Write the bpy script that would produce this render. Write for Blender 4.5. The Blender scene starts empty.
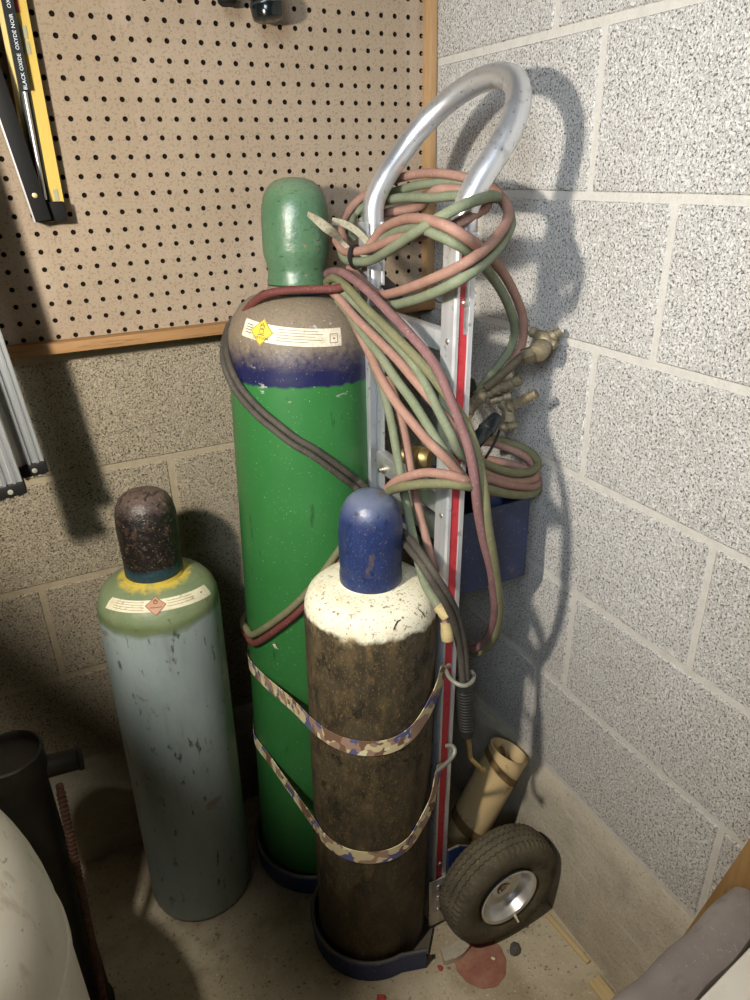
import bpy, bmesh, math, random
from mathutils import Vector, Matrix
random.seed(7)
PI = math.pi
scene = bpy.context.scene
COL = scene.collection

# ------------------------------------------------------------------ helpers
def link(o, parent=None):
    COL.objects.link(o)
    if parent is not None:
        o.parent = parent
    return o

def tag(o, label, cat, group=None):
    o['label'] = label; o['category'] = cat
    if group: o['group'] = group
    return o

def thing(name, label, cat, loc=(0, 0, 0), rot=None, group=None):
    o = bpy.data.objects.new(name, None)
    o.empty_display_size = .05
    o.location = loc
    if rot is not None: o.rotation_euler = rot
    link(o)
    return tag(o, label, cat, group)

def mobj(name, bm, mats, parent=None, smooth=True, angle=40):
    bmesh.ops.recalc_face_normals(bm, faces=bm.faces[:])
    me = bpy.data.meshes.new(name)
    for f in bm.faces: f.smooth = smooth
    if smooth:
        lim = math.radians(angle)
        for e in bm.edges:
            if len(e.link_faces) == 2 and e.calc_face_angle(0) > lim:
                e.smooth = False
    bm.to_mesh(me); bm.free()
    if not isinstance(mats, (list, tuple)): mats = [mats]
    for m in mats: me.materials.append(m)
    o = bpy.data.objects.new(name, me)
    return link(o, parent)

def catmull(pts, n=8):
    P = [Vector(p) for p in pts]
    if len(P) < 3: return P
    P = [P[0]*2-P[1]] + P + [P[-1]*2-P[-2]]
    out = []
    for i in range(1, len(P)-2):
        a, b, c, d = P[i-1:i+3]
        for k in range(n):
            t = k/n
            out.append(.5*((2*b)+(c-a)*t+(2*a-5*b+4*c-d)*t*t+(3*b-a-3*c+d)*t**3))
    out.append(P[-2])
    return out

def relax(pts, it=2):
    P = [Vector(p) for p in pts]
    for _ in range(it):
        P = [P[0]]+[P[i]*.5+(P[i-1]+P[i+1])*.25 for i in range(1, len(P)-1)]+[P[-1]]
    return P

def frames(P, up=None, hold=False):
    T = []
    for i in range(len(P)):
        t = P[min(i+1, len(P)-1)]-P[max(i-1, 0)]
        T.append(t.normalized() if t.length > 1e-9 else Vector((0, 0, 1)))
    a = Vector(up) if up else (Vector((0, 0, 1)) if abs(T[0].z) < .9 else Vector((1, 0, 0)))
    n = (a-T[0]*a.dot(T[0])).normalized()
    N = [n]
    for i in range(1, len(P)):
        if hold:
            N.append((a-T[i]*a.dot(T[i])).normalized()); continue
        n = N[-1]-T[i]*N[-1].dot(T[i])
        N.append(n.normalized())
    return T, N

def sweep(bm, P, prof, up=None, closed=False, scale=None, mi=0, caps=True, hold=False):
    """prof: list of (a,b) offsets along N and B."""
    P = [Vector(p) for p in P]
    T, N = frames(P, up, hold)
    rings = []
    for i, p in enumerate(P):
        b = T[i].cross(N[i])
        s = scale[i] if scale else 1
        rings.append([bm.verts.new(p+N[i]*u*s+b*v*s) for u, v in prof])
    m = len(prof)
    R = len(rings)
    for i in range(R if closed else R-1):
        r0, r1 = rings[i], rings[(i+1) % R]
        for j in range(m):
            f = bm.faces.new((r0[j], r0[(j+1) % m], r1[(j+1) % m], r1[j])); f.material_index = mi
    if caps and not closed:
        bm.faces.new(rings[0][::-1]).material_index = mi
        bm.faces.new(rings[-1]).material_index = mi

def circ(r, n=14, ry=None):
    ry = ry or r
    return [(r*math.cos(2*PI*k/n), ry*math.sin(2*PI*k/n)) for k in range(n)]

def tube(bm, P, r, n=14, mi=0, scale=None, closed=False):
    sweep(bm, P, circ(r, n), scale=scale, mi=mi, closed=closed)

def lathe(bm, prof, n=64, mi=0, mat=None):
    """prof list of (r,z); r==0 -> pole."""
    M = mat or Matrix()
    rings = []
    for r, z in prof:
        if r < 1e-6:
            rings.append([bm.verts.new(M @ Vector((0, 0, z)))])
        else:
            rings.append([bm.verts.new(M @ Vector((r*math.cos(2*PI*k/n), r*math.sin(2*PI*k/n), z))) for k in range(n)])
    for a, b in zip(rings, rings[1:]):
        if len(a) == 1 and len(b) == 1: continue
        for k in range(n):
            q = (k+1) % n
            if len(a) == 1: f = bm.faces.new((a[0], b[q], b[k]))
            elif len(b) == 1: f = bm.faces.new((a[k], a[q], b[0]))
            else: f = bm.faces.new((a[k], a[q], b[q], b[k]))
            f.material_index = mi

def along(a, b):
    a, b = Vector(a), Vector(b)
    d = b-a
    q = d.to_track_quat('Z', 'Y')
    return Matrix.Translation(a) @ q.to_matrix().to_4x4(), d.length

def turned(bm, a, b, prof, n=20, mi=0):
    """lathe between two points; prof of (r, t in 0..1)"""
    M, L = along(a, b)
    lathe(bm, [(r, t*L) for r, t in prof], n=n, mi=mi, mat=M)

def box(bm, x0, x1, y0, y1, z0, z1, bev=0, mi=0, M=None, seg=2):
    v = [bm.verts.new((x, y, z)) for x in (x0, x1) for y in (y0, y1) for z in (z0, z1)]
    F = [(0, 1, 3, 2), (4, 6, 7, 5), (0, 4, 5, 1), (2, 3, 7, 6), (0, 2, 6, 4), (1, 5, 7, 3)]
    fs = [bm.faces.new([v[i] for i in f]) for f in F]
    for f in fs: f.material_index = mi
    if bev > 0:
        r = bmesh.ops.bevel(bm, geom=list({e for f in fs for e in f.edges}), offset=bev, segments=seg, affect='EDGES', profile=.5)
        fs = list({f for x in r['faces'] for f in [x]}) + [f for f in fs if f.is_valid]
        vs = {q for f in fs if f.is_valid for q in f.verts}
        for f in r['faces']: f.material_index = mi
    else:
        vs = set(v)
    if M is not None:
        for q in vs: q.co = M @ q.co

# ------------------------------------------------------------------ materials
class Mat:
    def __init__(s, name, base, rough=.6, metal=0., spec=.5):
        m = bpy.data.materials.new(name); m.use_nodes = True
        s.m = m; s.nt = m.node_tree; s.N = s.nt.nodes; s.L = s.nt.links
        s.b = s.N['Principled BSDF']
        s.b.inputs['Roughness'].default_value = rough
        s.b.inputs['Metallic'].default_value = metal
        s.b.inputs['Specular IOR Level'].default_value = spec
        s.tc = s.N.new('ShaderNodeTexCoord')
        s.rough = rough
        c = s.N.new('ShaderNodeRGB'); c.outputs[0].default_value = (*base, 1)
        s.col = c.outputs[0]
        s.b.inputs['Base Color'].default_value = (*base, 1)
        s.bumps = []
    def mapped(s, scale, coord='Object'):
        mp = s.N.new('ShaderNodeMapping')
        mp.inputs['Scale'].default_value = scale if isinstance(scale, (tuple, list)) else (scale,)*3
        mp.inputs['Location'].default_value = (random.random()*7, random.random()*7, random.random()*7)
        s.L.new(s.tc.outputs[coord], mp.inputs['Vector'])
        return mp.outputs[0]
    def noise(s, scale, lo, hi, detail=4, rough=.6, dist=0):
        n = s.N.new('ShaderNodeTexNoise'); n.inputs['Scale'].default_value = 1
        n.inputs['Detail'].default_value = detail; n.inputs['Roughness'].default_value = rough
        n.inputs['Distortion'].default_value = dist
        s.L.new(s.mapped(scale), n.inputs['Vector'])
        return s.range(n.outputs['Fac'], lo, hi)
    def voro(s, scale, lo, hi, feature='F1'):
        n = s.N.new('ShaderNodeTexVoronoi'); n.inputs['Scale'].default_value = 1; n.feature = feature
        s.L.new(s.mapped(scale), n.inputs['Vector'])
        return s.range(n.outputs['Distance'], lo, hi)
    def range(s, v, lo, hi):
        r = s.N.new('ShaderNodeMapRange'); r.clamp = True
        r.inputs['From Min'].default_value = lo; r.inputs['From Max'].default_value = hi
        s.L.new(v, r.inputs['Value'])
        return r.outputs[0]
    def axis(s, ax='Z', wob=0, wscale=20, coord='Object'):
        sp = s.N.new('ShaderNodeSeparateXYZ'); s.L.new(s.tc.outputs[coord], sp.inputs[0])
        o = sp.outputs[ax]
        if wob:
            n = s.N.new('ShaderNodeTexNoise'); n.inputs['Scale'].default_value = 1; n.inputs['Detail'].default_value = 5
            s.L.new(s.mapped(wscale), n.inputs['Vector'])
            o = s.math('ADD', o, s.math('MULTIPLY', s.math('SUBTRACT', n.outputs['Fac'], .5), wob))
        return o
    def zband(s, lo, hi, wob=0, wscale=20, ax='Z'):
        return s.range(s.axis(ax, wob, wscale), lo, hi)
    def up(s, lo, hi):
        g = s.N.new('ShaderNodeNewGeometry'); sp = s.N.new('ShaderNodeSeparateXYZ')
        s.L.new(g.outputs['Normal'], sp.inputs[0])
        return s.range(sp.outputs['Z'], lo, hi)
    def math(s, op, a, b):
        n = s.N.new('ShaderNodeMath'); n.operation = op
        for i, v in enumerate((a, b)):
            if isinstance(v, (int, float)): n.inputs[i].default_value = v
            else: s.L.new(v, n.inputs[i])
        return n.outputs[0]
    def mul(s, a, b): return s.math('MULTIPLY', a, b)
    def mix(s, fac, col, amt=1.):
        n = s.N.new('ShaderNodeMix'); n.data_type = 'RGBA'
        if amt != 1: fac = s.mul(fac, amt)
        s.L.new(fac, n.inputs['Factor'])
        s.L.new(s.col, n.inputs['A'])
        if isinstance(col, tuple): n.inputs['B'].default_value = (*col, 1)
        else: s.L.new(col, n.inputs['B'])
        s.col = n.outputs['Result']
        return s
    def roughen(s, fac, r):
        n = s.N.new('ShaderNodeMix'); n.data_type = 'FLOAT'
        s.L.new(fac, n.inputs['Factor'])
        src = s.b.inputs['Roughness']
        if src.is_linked: s.L.new(src.links[0].from_socket, n.inputs['A'])
        else: n.inputs['A'].default_value = src.default_value
        n.inputs['B'].default_value = r
        s.L.new(n.outputs['Result'], src)
        return s
    def bump(s, h, dist=.001, strength=1.):
        n = s.N.new('ShaderNodeBump'); n.inputs['Distance'].default_value = dist; n.inputs['Strength'].default_value = strength
        s.L.new(h, n.inputs['Height'])
        if s.bumps: s.L.new(s.bumps[-1], n.inputs['Normal'])
        s.bumps.append(n.outputs[0])
        return s
    def done(s):
        s.L.new(s.col, s.b.inputs['Base Color'])
        if s.bumps: s.L.new(s.bumps[-1], s.b.inputs['Normal'])
        return s.m

def srgb(r, g, b):
    f = lambda c: (c/12.92 if c <= .04045 else ((c+.055)/1.055)**2.4)
    return (f(r/255), f(g/255), f(b/255))

def m_block(name, base, dark, light, k=1.):
    s = Mat(name, base, .95, spec=.2)
    s.mix(s.noise(5, .35, .7, 3), light, .5)
    s.mix(s.noise(2.2, .45, .75, 3), dark, .4)
    s.mix(s.noise(330*k, .42, .62, 3, .7), light, .7)
    pits = s.noise(300*k, .545, .64, 2, .6)
    s.mix(pits, tuple(c*.16 for c in base), .9)
    s.mix(s.noise(520*k, .56, .66, 2), tuple(c*.4 for c in base), .6)
    s.bump(s.noise(300*k, .64, .46, 3, .7), .0018, .8)
    return s.done()
MB_R = m_block('block_right', (.55, .52, .475), (.45, .415, .36), (.72, .695, .655))
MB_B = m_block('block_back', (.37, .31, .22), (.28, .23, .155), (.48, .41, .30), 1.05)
s = Mat('mortar', (.54, .51, .455), .95, spec=.2); s.mix(s.noise(60, .4, .7), (.45, .42, .37), .6).mix(s.noise(300, .55, .7), (.3, .29, .26), .4); s.bump(s.noise(150, .3, .7), .001, .5); M_MORTAR = s.done()
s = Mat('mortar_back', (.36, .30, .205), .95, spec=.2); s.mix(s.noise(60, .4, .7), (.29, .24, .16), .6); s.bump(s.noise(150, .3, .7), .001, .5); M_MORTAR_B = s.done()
s = Mat('footing_concrete', (.42, .37, .285), .92, spec=.2)
s.mix(s.noise(9, .4, .68, 5), (.52, .47, .37), .7).mix(s.noise(14, .5, .75, 6), (.27, .25, .20), .6).mix(s.noise(260, .55, .68), (.16, .15, .12), .6)
s.mix(s.noise((6, 6, 40), .58, .7), (.55, .53, .47), .5)
s.bump(s.noise(120, .3, .7, 5), .002, .6); M_FOOT = s.done()
s = Mat('floor_concrete', (.42, .35, .24), .85, spec=.3)
s.mix(s.noise(7, .42, .62, 6), (.56, .49, .36), .75).mix(s.noise(11, .52, .7, 6), (.24, .19, .12), .65)
s.mix(s.noise(150, .60, .68), (.10, .09, .06), .7).mix(s.noise(45, .66, .72), (.12, .10, .06), .8)
s.mix(s.noise(220, .66, .70, 2), (.75, .72, .62), .6)
s.bump(s.noise(80, .3, .7, 6), .002, .5); M_FLOOR = s.done()

s = Mat('hardboard', srgb(150, 133, 112), .8, spec=.3)
s.mix(s.noise(5, .4, .7, 4), srgb(163, 147, 127), .6).mix(s.noise(260, .52, .66), srgb(108, 92, 73), .55)
s.mix(s.noise((140, 140, 50), .5, .72, 3), srgb(130, 112, 93), .15).mix(s.noise((9, 9, 2), .6, .75), srgb(186, 168, 152), .5)
M_PEG = s.done()
M_PEGIN = Mat('peg_hole_shade', srgb(30, 22, 16), .95, spec=.1).done()  # near-black, the shade inside the holes put into the colour
def m_wood(name, a, b, c, sc=(6, 60, 60)):
    s = Mat(name, a, .6, spec=.35)
    s.mix(s.noise(sc, .35, .65, 5, .6, .6), b, .8).mix(s.noise(tuple(k*3 for k in sc), .58, .72, 3), c, .6)
    s.bump(s.noise(tuple(k*3 for k in sc), .3, .7), .0006, .4)
    return s.done()
M_FRAME_H = m_wood('frame_wood_h', srgb(158, 120, 78), srgb(134, 98, 58), srgb(96, 66, 38), (5, 70, 70))
M_FRAME_V = m_wood('frame_wood_v', srgb(176, 142, 102), srgb(156, 122, 82), srgb(118, 88, 56), (70, 70, 5))
M_PINE = m_wood('pine', srgb(206, 184, 138), srgb(188, 164, 118), srgb(140, 112, 72), (60, 5, 60))
M_BOARD = m_wood('ply', srgb(146, 114, 72), srgb(120, 90, 54), srgb(84, 60, 34), (40, 40, 4))
M_BLACKGAP = Mat('shadow_black_paint', (.012, .012, .012), .6).done()
M_BLACK = Mat('black_plastic', (.008, .008, .008), .6, spec=.2).done()
s = Mat('black_gloss', (.006, .009, .009), .16); M_GLOSS = s.done()

# painted steel
s = Mat('oxygen_paint', srgb(46, 106, 52), .38, spec=.5)
s.mix(s.noise(5, .4, .7, 4), srgb(54, 118, 62), .7)
s.mix(s.noise((60, 60, 14), .66, .72, 4), srgb(18, 70, 34), .7)
s.mix(s.zband(1.026, 1.030, .012, 60), srgb(26, 28, 66))
s.mix(s.mul(s.zband(1.050, 1.092, .03, 25), s.noise(120, .30, .62, 4)), srgb(128, 114, 92))
s.mix(s.zband(1.074, 1.098, .02, 25), srgb(126, 112, 92), .85)
s.mix(s.mul(s.zband(1.05, 1.09), s.noise(300, .45, .6)), srgb(96, 86, 74), .55)
s.mix(s.noise(330, .69, .73, 2), srgb(190, 196, 176), .6)
s.mix(s.mul(s.noise((26, 26, 70), .66, .70, 4), s.zband(.98, 1.02)), srgb(170, 168, 160), .8)
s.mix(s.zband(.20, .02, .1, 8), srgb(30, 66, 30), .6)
s.roughen(s.zband(1.06, 1.1), .7)
s.bump(s.noise(60, .3, .7), .0006, .35); M_GREEN = s.done()
s = Mat('green_cap_paint', srgb(70, 102, 74), .36)
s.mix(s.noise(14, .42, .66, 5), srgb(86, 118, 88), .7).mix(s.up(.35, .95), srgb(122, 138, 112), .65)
s.mix(s.noise(90, .64, .70, 4), srgb(132, 112, 84), .75).mix(s.noise((40, 40, 160), .66, .71, 4), srgb(34, 60, 40), .8)
s.mix(s.noise(240, .60, .66, 2), srgb(44, 66, 46), .5)
s.bump(s.noise(70, .3, .7), .001, .4); M_GCAP = s.done()
s = Mat('navy_paint', srgb(26, 30, 92), .4); M_NAVY = s.done()

s = Mat('rusty_cylinder', srgb(74, 65, 48), .62, spec=.35)
s.mix(s.noise((22, 22, 12), .40, .62, 6, .65), srgb(44, 38, 28), .9)
s.mix(s.noise((60, 60, 26), .48, .66, 5), srgb(104, 86, 58), .6)
s.mix(s.noise((160, 160, 90), .55, .68, 5, .7), srgb(134, 110, 70), .5)
s.mix(s.noise((24, 24, 18), .56, .64, 5, .7), srgb(30, 27, 22), .85)
s.mix(s.noise((420, 420, 260), .60, .68, 3), srgb(150, 132, 94), .5)
s.mix(s.mul(s.zband(.50, .40, .1, 10), s.noise((20, 20, 6), .42, .6)), srgb(52, 46, 34), .6)
s.mix(s.zband(.734, .742, .03, 45), srgb(226, 220, 196))
w = s.zband(.72, .74)
s.mix(s.mul(w, s.noise(110, .60, .66, 4)), srgb(120, 98, 60), .85)
s.mix(s.mul(w, s.noise(22, .50, .72, 5)), srgb(206, 186, 140), .6)
s.mix(s.mul(w, s.noise(280, .61, .67, 2)), srgb(84, 74, 52), .6)
s.bump(s.noise(90, .3, .7, 5), .0012, .5); M_RUST = s.done()
s = Mat('blue_cap_paint', srgb(30, 44, 84), .38)
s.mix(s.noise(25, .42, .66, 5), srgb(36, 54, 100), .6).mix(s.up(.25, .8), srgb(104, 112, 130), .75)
s.mix(s.noise(330, .60, .68, 3), srgb(112, 108, 104), .6).mix(s.noise((40, 40, 12), .60, .68, 5), srgb(92, 78, 62), .75)
s.mix(s.noise(60, .62, .67, 5), srgb(18, 28, 62), .7)
s.bump(s.noise(90, .3, .7), .0008, .4); M_BCAP = s.done()

s = Mat('grey_blue_cylinder', srgb(146, 158, 156), .5)
s.mix(s.noise((12, 12, 4), .4, .68, 5), srgb(122, 136, 134), .8)
s.mix(s.noise((70, 70, 22), .62, .68, 5), srgb(52, 52, 46), .85).mix(s.noise((20, 20, 3), .6, .74, 4), srgb(104, 104, 88), .6)
s.mix(s.noise(26, .63, .70, 5), srgb(112, 92, 62), .6)
s.mix(s.zband(.683, .691, .02, 30), srgb(118, 130, 96))
g = s.zband(.68, .69)
s.mix(s.mul(g, s.noise(18, .42, .66, 5)), srgb(98, 114, 84), .7)
s.mix(s.mul(g, s.noise(60, .62, .70, 4)), srgb(84, 76, 48), .7)
s.mix(s.mul(s.zband(.676, .684, .02, 30), s.zband(.702, .692, .02, 30)), srgb(84, 96, 54), .7)
s.mix(s.mul(s.zband(.7350, .7385, .010, 60), s.noise(60, .30, .50, 5)), srgb(190, 168, 72))
s.bump(s.noise(70, .3, .7), .001, .4); M_GREYC = s.done()
s = Mat('rusty_black_cap', srgb(22, 18, 16), .42)
s.mix(s.noise(60, .52, .62, 6, .7), srgb(72, 54, 44), .75).mix(s.up(.2, .85), srgb(98, 82, 74), .75)
s.mix(s.noise(110, .54, .62, 4), srgb(14, 12, 11), .8).mix(s.noise(260, .60, .66, 3), srgb(130, 112, 96), .5).mix(s.zband(.768, .760, .014, 60), srgb(30, 62, 72), .85)
s.bump(s.noise(70, .3, .7, 5), .0025, .6); M_KCAP = s.done()

s = Mat('paper_label', srgb(214, 206, 184), .75)
s.mix(s.noise(60, .45, .7, 4), srgb(176, 160, 130), .7).mix(s.noise(240, .56, .66), srgb(140, 126, 104), .5); M_PAPER = s.done()
s = Mat('aged_label', srgb(214, 208, 180), .75)
s.mix(s.noise(50, .45, .7, 4), srgb(186, 172, 136), .7).mix(s.noise(150, .58, .66), srgb(132, 116, 84), .6); M_AGED = s.done()
s = Mat('yellow_sticker', srgb(224, 190, 62), .6); s.mix(s.noise(120, .5, .68), srgb(192, 160, 70), .6); M_YD = s.done()
s = Mat('faded_sticker', srgb(178, 140, 114), .7); s.mix(s.noise(120, .5, .68), srgb(170, 124, 96), .6); M_FD = s.done()
M_INK = Mat('printed_ink', srgb(70, 62, 54), .8).done()
M_INKF = Mat('faded_ink', srgb(132, 122, 106), .8).done()
M_INKR = Mat('red_ink', srgb(128, 78, 62), .8).done()

# truck
s = Mat('aluminium', (.74, .75, .77), .38, .72)
s.mix(s.noise((90, 90, 6), .45, .7, 4), (.55, .55, .55), .7).mix(s.noise(70, .62, .70, 4), (.30, .28, .24), .7)
s.roughen(s.noise(30, .4, .7), .5); M_ALU = s.done()
s = Mat('dull_aluminium', (.60, .59, .56), .5, .75)
s.mix(s.noise(40, .45, .7, 5), (.44, .42, .37), .8).mix(s.noise(130, .6, .68), (.24, .21, .16), .7); M_DULL = s.done()
s = Mat('bright_tube', (.74, .75, .77), .30, .85)
s.mix(s.noise(50, .56, .70, 5), (.45, .44, .42), .6).mix(s.noise(160, .64, .70, 3), (.2, .18, .15), .7)
s.roughen(s.noise(20, .4, .7), .42); M_TUBE = s.done()
s = Mat('red_stripe', srgb(186, 52, 58), .5); s.mix(s.noise(70, .5, .7, 4), srgb(152, 26, 36), .7).mix(s.noise(200, .64, .70), srgb(120, 90, 80), .6); M_STRIPE = s.done()
s = Mat('tray_blue', srgb(26, 37, 66), .45); s.mix(s.noise(18, .44, .66, 5), srgb(20, 28, 52), .8).mix(s.noise(24, .60, .70, 5), srgb(84, 66, 46), .7).mix(s.noise(260, .64, .70, 3), srgb(120, 116, 108), .5); M_TRAY = s.done()
s = Mat('truck_blue', srgb(34, 50, 92), .45)
s.mix(s.noise(18, .44, .66, 5), srgb(26, 40, 76), .8).mix(s.up(.5, .95), srgb(104, 96, 78), .85)
s.mix(s.noise(260, .64, .70, 3), srgb(150, 146, 136), .6).mix(s.noise(24, .62, .70, 5), srgb(96, 70, 44), .7)
s.bump(s.noise(90, .3, .7), .001, .3); M_TBLUE = s.done()
s = Mat('tyre_rubber', srgb(82, 76, 62), .85, spec=.3)
s.mix(s.noise(30, .42, .68, 5), srgb(104, 96, 76), .7).mix(s.noise(160, .60, .68, 3), srgb(128, 116, 88), .55).mix(s.noise(20, .55, .7), srgb(44, 42, 38), .6); M_TYRE = s.done()
s = Mat('rim_steel', (.74, .73, .70), .36, .85); s.mix(s.noise(40, .5, .7, 5), (.5, .47, .42), .6); M_RIM = s.done()
s = Mat('screw_zinc', (.62, .58, .5), .4, 1.0); M_ZINC = s.done()

def m_hose(name, a, b, c):
    s = Mat(name, a, .72, spec=.3)
    s.mix(s.noise(35, .40, .68, 4), b, .75).mix(s.noise(260, .58, .68, 3), c, .55)
    s.bump(s.noise(300, .3, .7), .0004, .4)
    return s.done()
M_HR = m_hose('hose_red', srgb(148, 114, 100), srgb(130, 96, 82), srgb(164, 140, 124))
M_HG = m_hose('hose_green', srgb(116, 121, 98), srgb(94, 103, 78), srgb(140, 142, 118))
M_HP = m_hose('hose_maroon', srgb(118, 86, 84), srgb(100, 70, 68), srgb(156, 128, 118))
M_HD = m_hose('hose_charcoal', srgb(76, 70, 62), srgb(56, 52, 48), srgb(108, 100, 86))
M_HDR = m_hose('hose_dark_red', srgb(96, 52, 46), srgb(92, 44, 40), srgb(134, 96, 84))
M_HOL = m_hose('hose_olive', srgb(110, 108, 78), srgb(92, 92, 66), srgb(140, 134, 104))
s = Mat('tan_tape', srgb(176, 158, 112), .8); s.mix(s.noise((60, 60, 200), .5, .68), srgb(132, 112, 74), .7); M_TAN = s.done()
s = Mat('dirty_brass', srgb(128, 116, 92), .55, .35)
s.mix(s.noise(70, .42, .66, 5), srgb(96, 86, 66), .8).mix(s.noise(200, .56, .66), srgb(160, 148, 118), .6)
s.bump(s.noise(160, .3, .7), .001, .4); M_DBR = s.done()
s = Mat('bright_brass', (.42, .31, .13), .45, 1.0); s.mix(s.noise(60, .5, .66, 4), (.30, .22, .10), .7); s.roughen(s.noise(30, .3, .7), .55); M_BRASS = s.done()
s = Mat('grey_cloth', srgb(150, 144, 124), .9); s.mix(s.noise((200, 200, 200), .45, .65), srgb(112, 106, 86), .7); M_RAG = s.done()
M_DARKSTEEL = Mat('dark_steel', srgb(52, 50, 50), .45, .6).done()
s = Mat('knurled_black', srgb(30, 29, 26), .6); s.mix(s.noise(90, .58, .68), srgb(76, 70, 54), .6); M_KNURL = s.done(); s = Mat('old_brass', srgb(74, 64, 46), .7); s.mix(s.noise(90, .45, .66, 4), srgb(98, 86, 60), .7); M_OLDB = s.done()
s = Mat('camo_webbing', srgb(206, 190, 148), .85)
s.mix(s.noise((34, 34, 34), .50, .52, 2, .4), srgb(158, 128, 108), 1).mix(s.noise((40, 40, 40), .575, .59, 2, .4), srgb(92, 92, 132), 1).mix(s.noise((36, 36, 36), .59, .60, 2, .4), srgb(120, 90, 70), 1).mix(s.noise((38, 38, 38), .60, .61, 2, .4), srgb(222, 214, 176), 1)
s.bump(s.noise(400, .3, .7), .0005, .4); M_CAMO = s.done()
s = Mat('card_tube', srgb(192, 164, 116), .75)
s.mix(s.noise(12, .4, .68, 4), srgb(206, 182, 138), .7).mix(s.noise(40, .62, .70, 5), srgb(140, 108, 62), .7); M_CARD = s.done()
s = Mat('brown_tape', srgb(122, 96, 56), .8); s.mix(s.noise(90, .45, .68, 4), srgb(94, 70, 40), .8); M_BTAPE = s.done()
M_CARDIN = Mat('card_inside', srgb(96, 74, 48), .9).done()
s = Mat('red_disc', srgb(146, 96, 82), .95); s.mix(s.noise(40, .42, .68, 5), srgb(166, 124, 104), .8).mix(s.noise(22, .55, .7, 5), srgb(140, 128, 102), .8).mix(s.noise(150, .58, .68), srgb(120, 84, 64), .6); M_DISC = s.done()
s = Mat('white_dusty', srgb(232, 227, 214), .5)
s.mix(s.noise(9, .42, .7, 5), srgb(212, 204, 186), .7).mix(s.noise((30, 30, 8), .60, .72, 4), srgb(150, 138, 116), .5).mix(s.noise(100, .66, .70), srgb(110, 98, 80), .6); M_WHITE = s.done()
s = Mat('grey_vinyl', srgb(122, 114, 110), .6)
s.mix(s.noise(8, .42, .68, 5), srgb(148, 140, 134), .7).mix(s.noise((18, 40, 40), .56, .7, 5), srgb(92, 84, 84), .6).mix(s.noise(160, .62, .70), srgb(176, 168, 158), .5)
s.bump(s.noise(14, .3, .7), .004, .3); M_VINYL = s.done()
s = Mat('white_lid', srgb(226, 222, 212), .5); s.mix(s.noise(20, .5, .7), srgb(200, 194, 180), .5); M_LID = s.done()
s = Mat('dark_iron', srgb(32, 29, 24), .6, .3); s.mix(s.noise(40, .45, .68, 5), srgb(48, 43, 34), .7); M_IRON = s.done()
s = Mat('rust_rod', srgb(70, 44, 32), .85); s.mix(s.noise(60, .45, .68, 5), srgb(96, 66, 48), .7); M_ROD = s.done()
s = Mat('extrusion', (.66, .68, .68), .3, .8); s.mix(s.noise((120, 120, 4), .4, .7), (.48, .5, .52), .6); M_EXT = s.done()
s = Mat('yellow_card', srgb(196, 166, 74), .5); s.mix(s.noise((60, 60, 8), .5, .7), srgb(178, 146, 56), .6); M_YEL = s.done()
M_CREAM = Mat('cream_card', srgb(214, 188, 120), .6).done()
M_CHROME = Mat('polished_steel', (.55, .55, .55), .42, 1.0).done()
M_CLEAR = Mat('dark_sleeve', srgb(40, 44, 44), .25).done()
M_LETTER = Mat('pale_letters', srgb(216, 220, 226), .6).done()
M_REDMARK = Mat('red_mark', srgb(150, 60, 44), .6).done()
M_GREYMARK = Mat('grey_mark', srgb(150, 146, 120), .6).done()
M_RIVET = Mat('brass_rivet', srgb(214, 192, 128), .4, .5).done()
s = Mat('pale_metal', srgb(150, 150, 136), .55, .3); s.mix(s.noise(50, .45, .7, 4), srgb(112, 108, 92), .7); M_PALE = s.done()
M_CHIP = Mat('pale_chip', srgb(216, 206, 178), .9).done()
M_REDCHIP = Mat('red_chip', srgb(170, 66, 58), .7).done()
M_LUMP = Mat('grey_lump', srgb(84, 80, 76), .9).done()

# ------------------------------------------------------------------ measured sizes
WHEEL_X, WHEEL_R, WHEEL_W, WHEEL_TILT, WHEEL_YAW, VALVE_A = -.146, .119, .074, 0., 0., -75
TUBE_A, TUBE_B, TUBE_R = (-.188, -.427, .030), (-.046, -.436, .298), .0400
TANK_C, TANK_R, TANK_Z, TANK_H = (-1.015, -.615), .186, .55, .30
BOX_O, BOX_A, BOX_L, BOX_Z = (-.305, -.944), .134, .246, .50
BOARD_Q = [(-.798, 0), (-.925, .635), (-1.2, .58), (-1.1, 0)]
LAMP, LAMP_AIM, LAMP_S, LAMP_W, LAMP_C = (-1.02, -.84, 1.43), (-.25, -.2, .9), .05, 15.5, (1, .93, .82)
EDGE_Q, EDGE_S = [(-1.3, .41, 1.18), (-.85, 0, .65), (-.28, -.48, 0), (-.63, -.80, 0), (-.83, -.52, .62), (-1.2, -.15, 1.0)], .23  # outline of the area the added flap keeps dark
FILL, FILL_AIM, FILL_W, FILL_C = (-1.3, -1.9, 2.0), (.0, -.45, 1.3), 4.2, (.78, .88, 1)
WORLD, EXPO = .004, 0.

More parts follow.
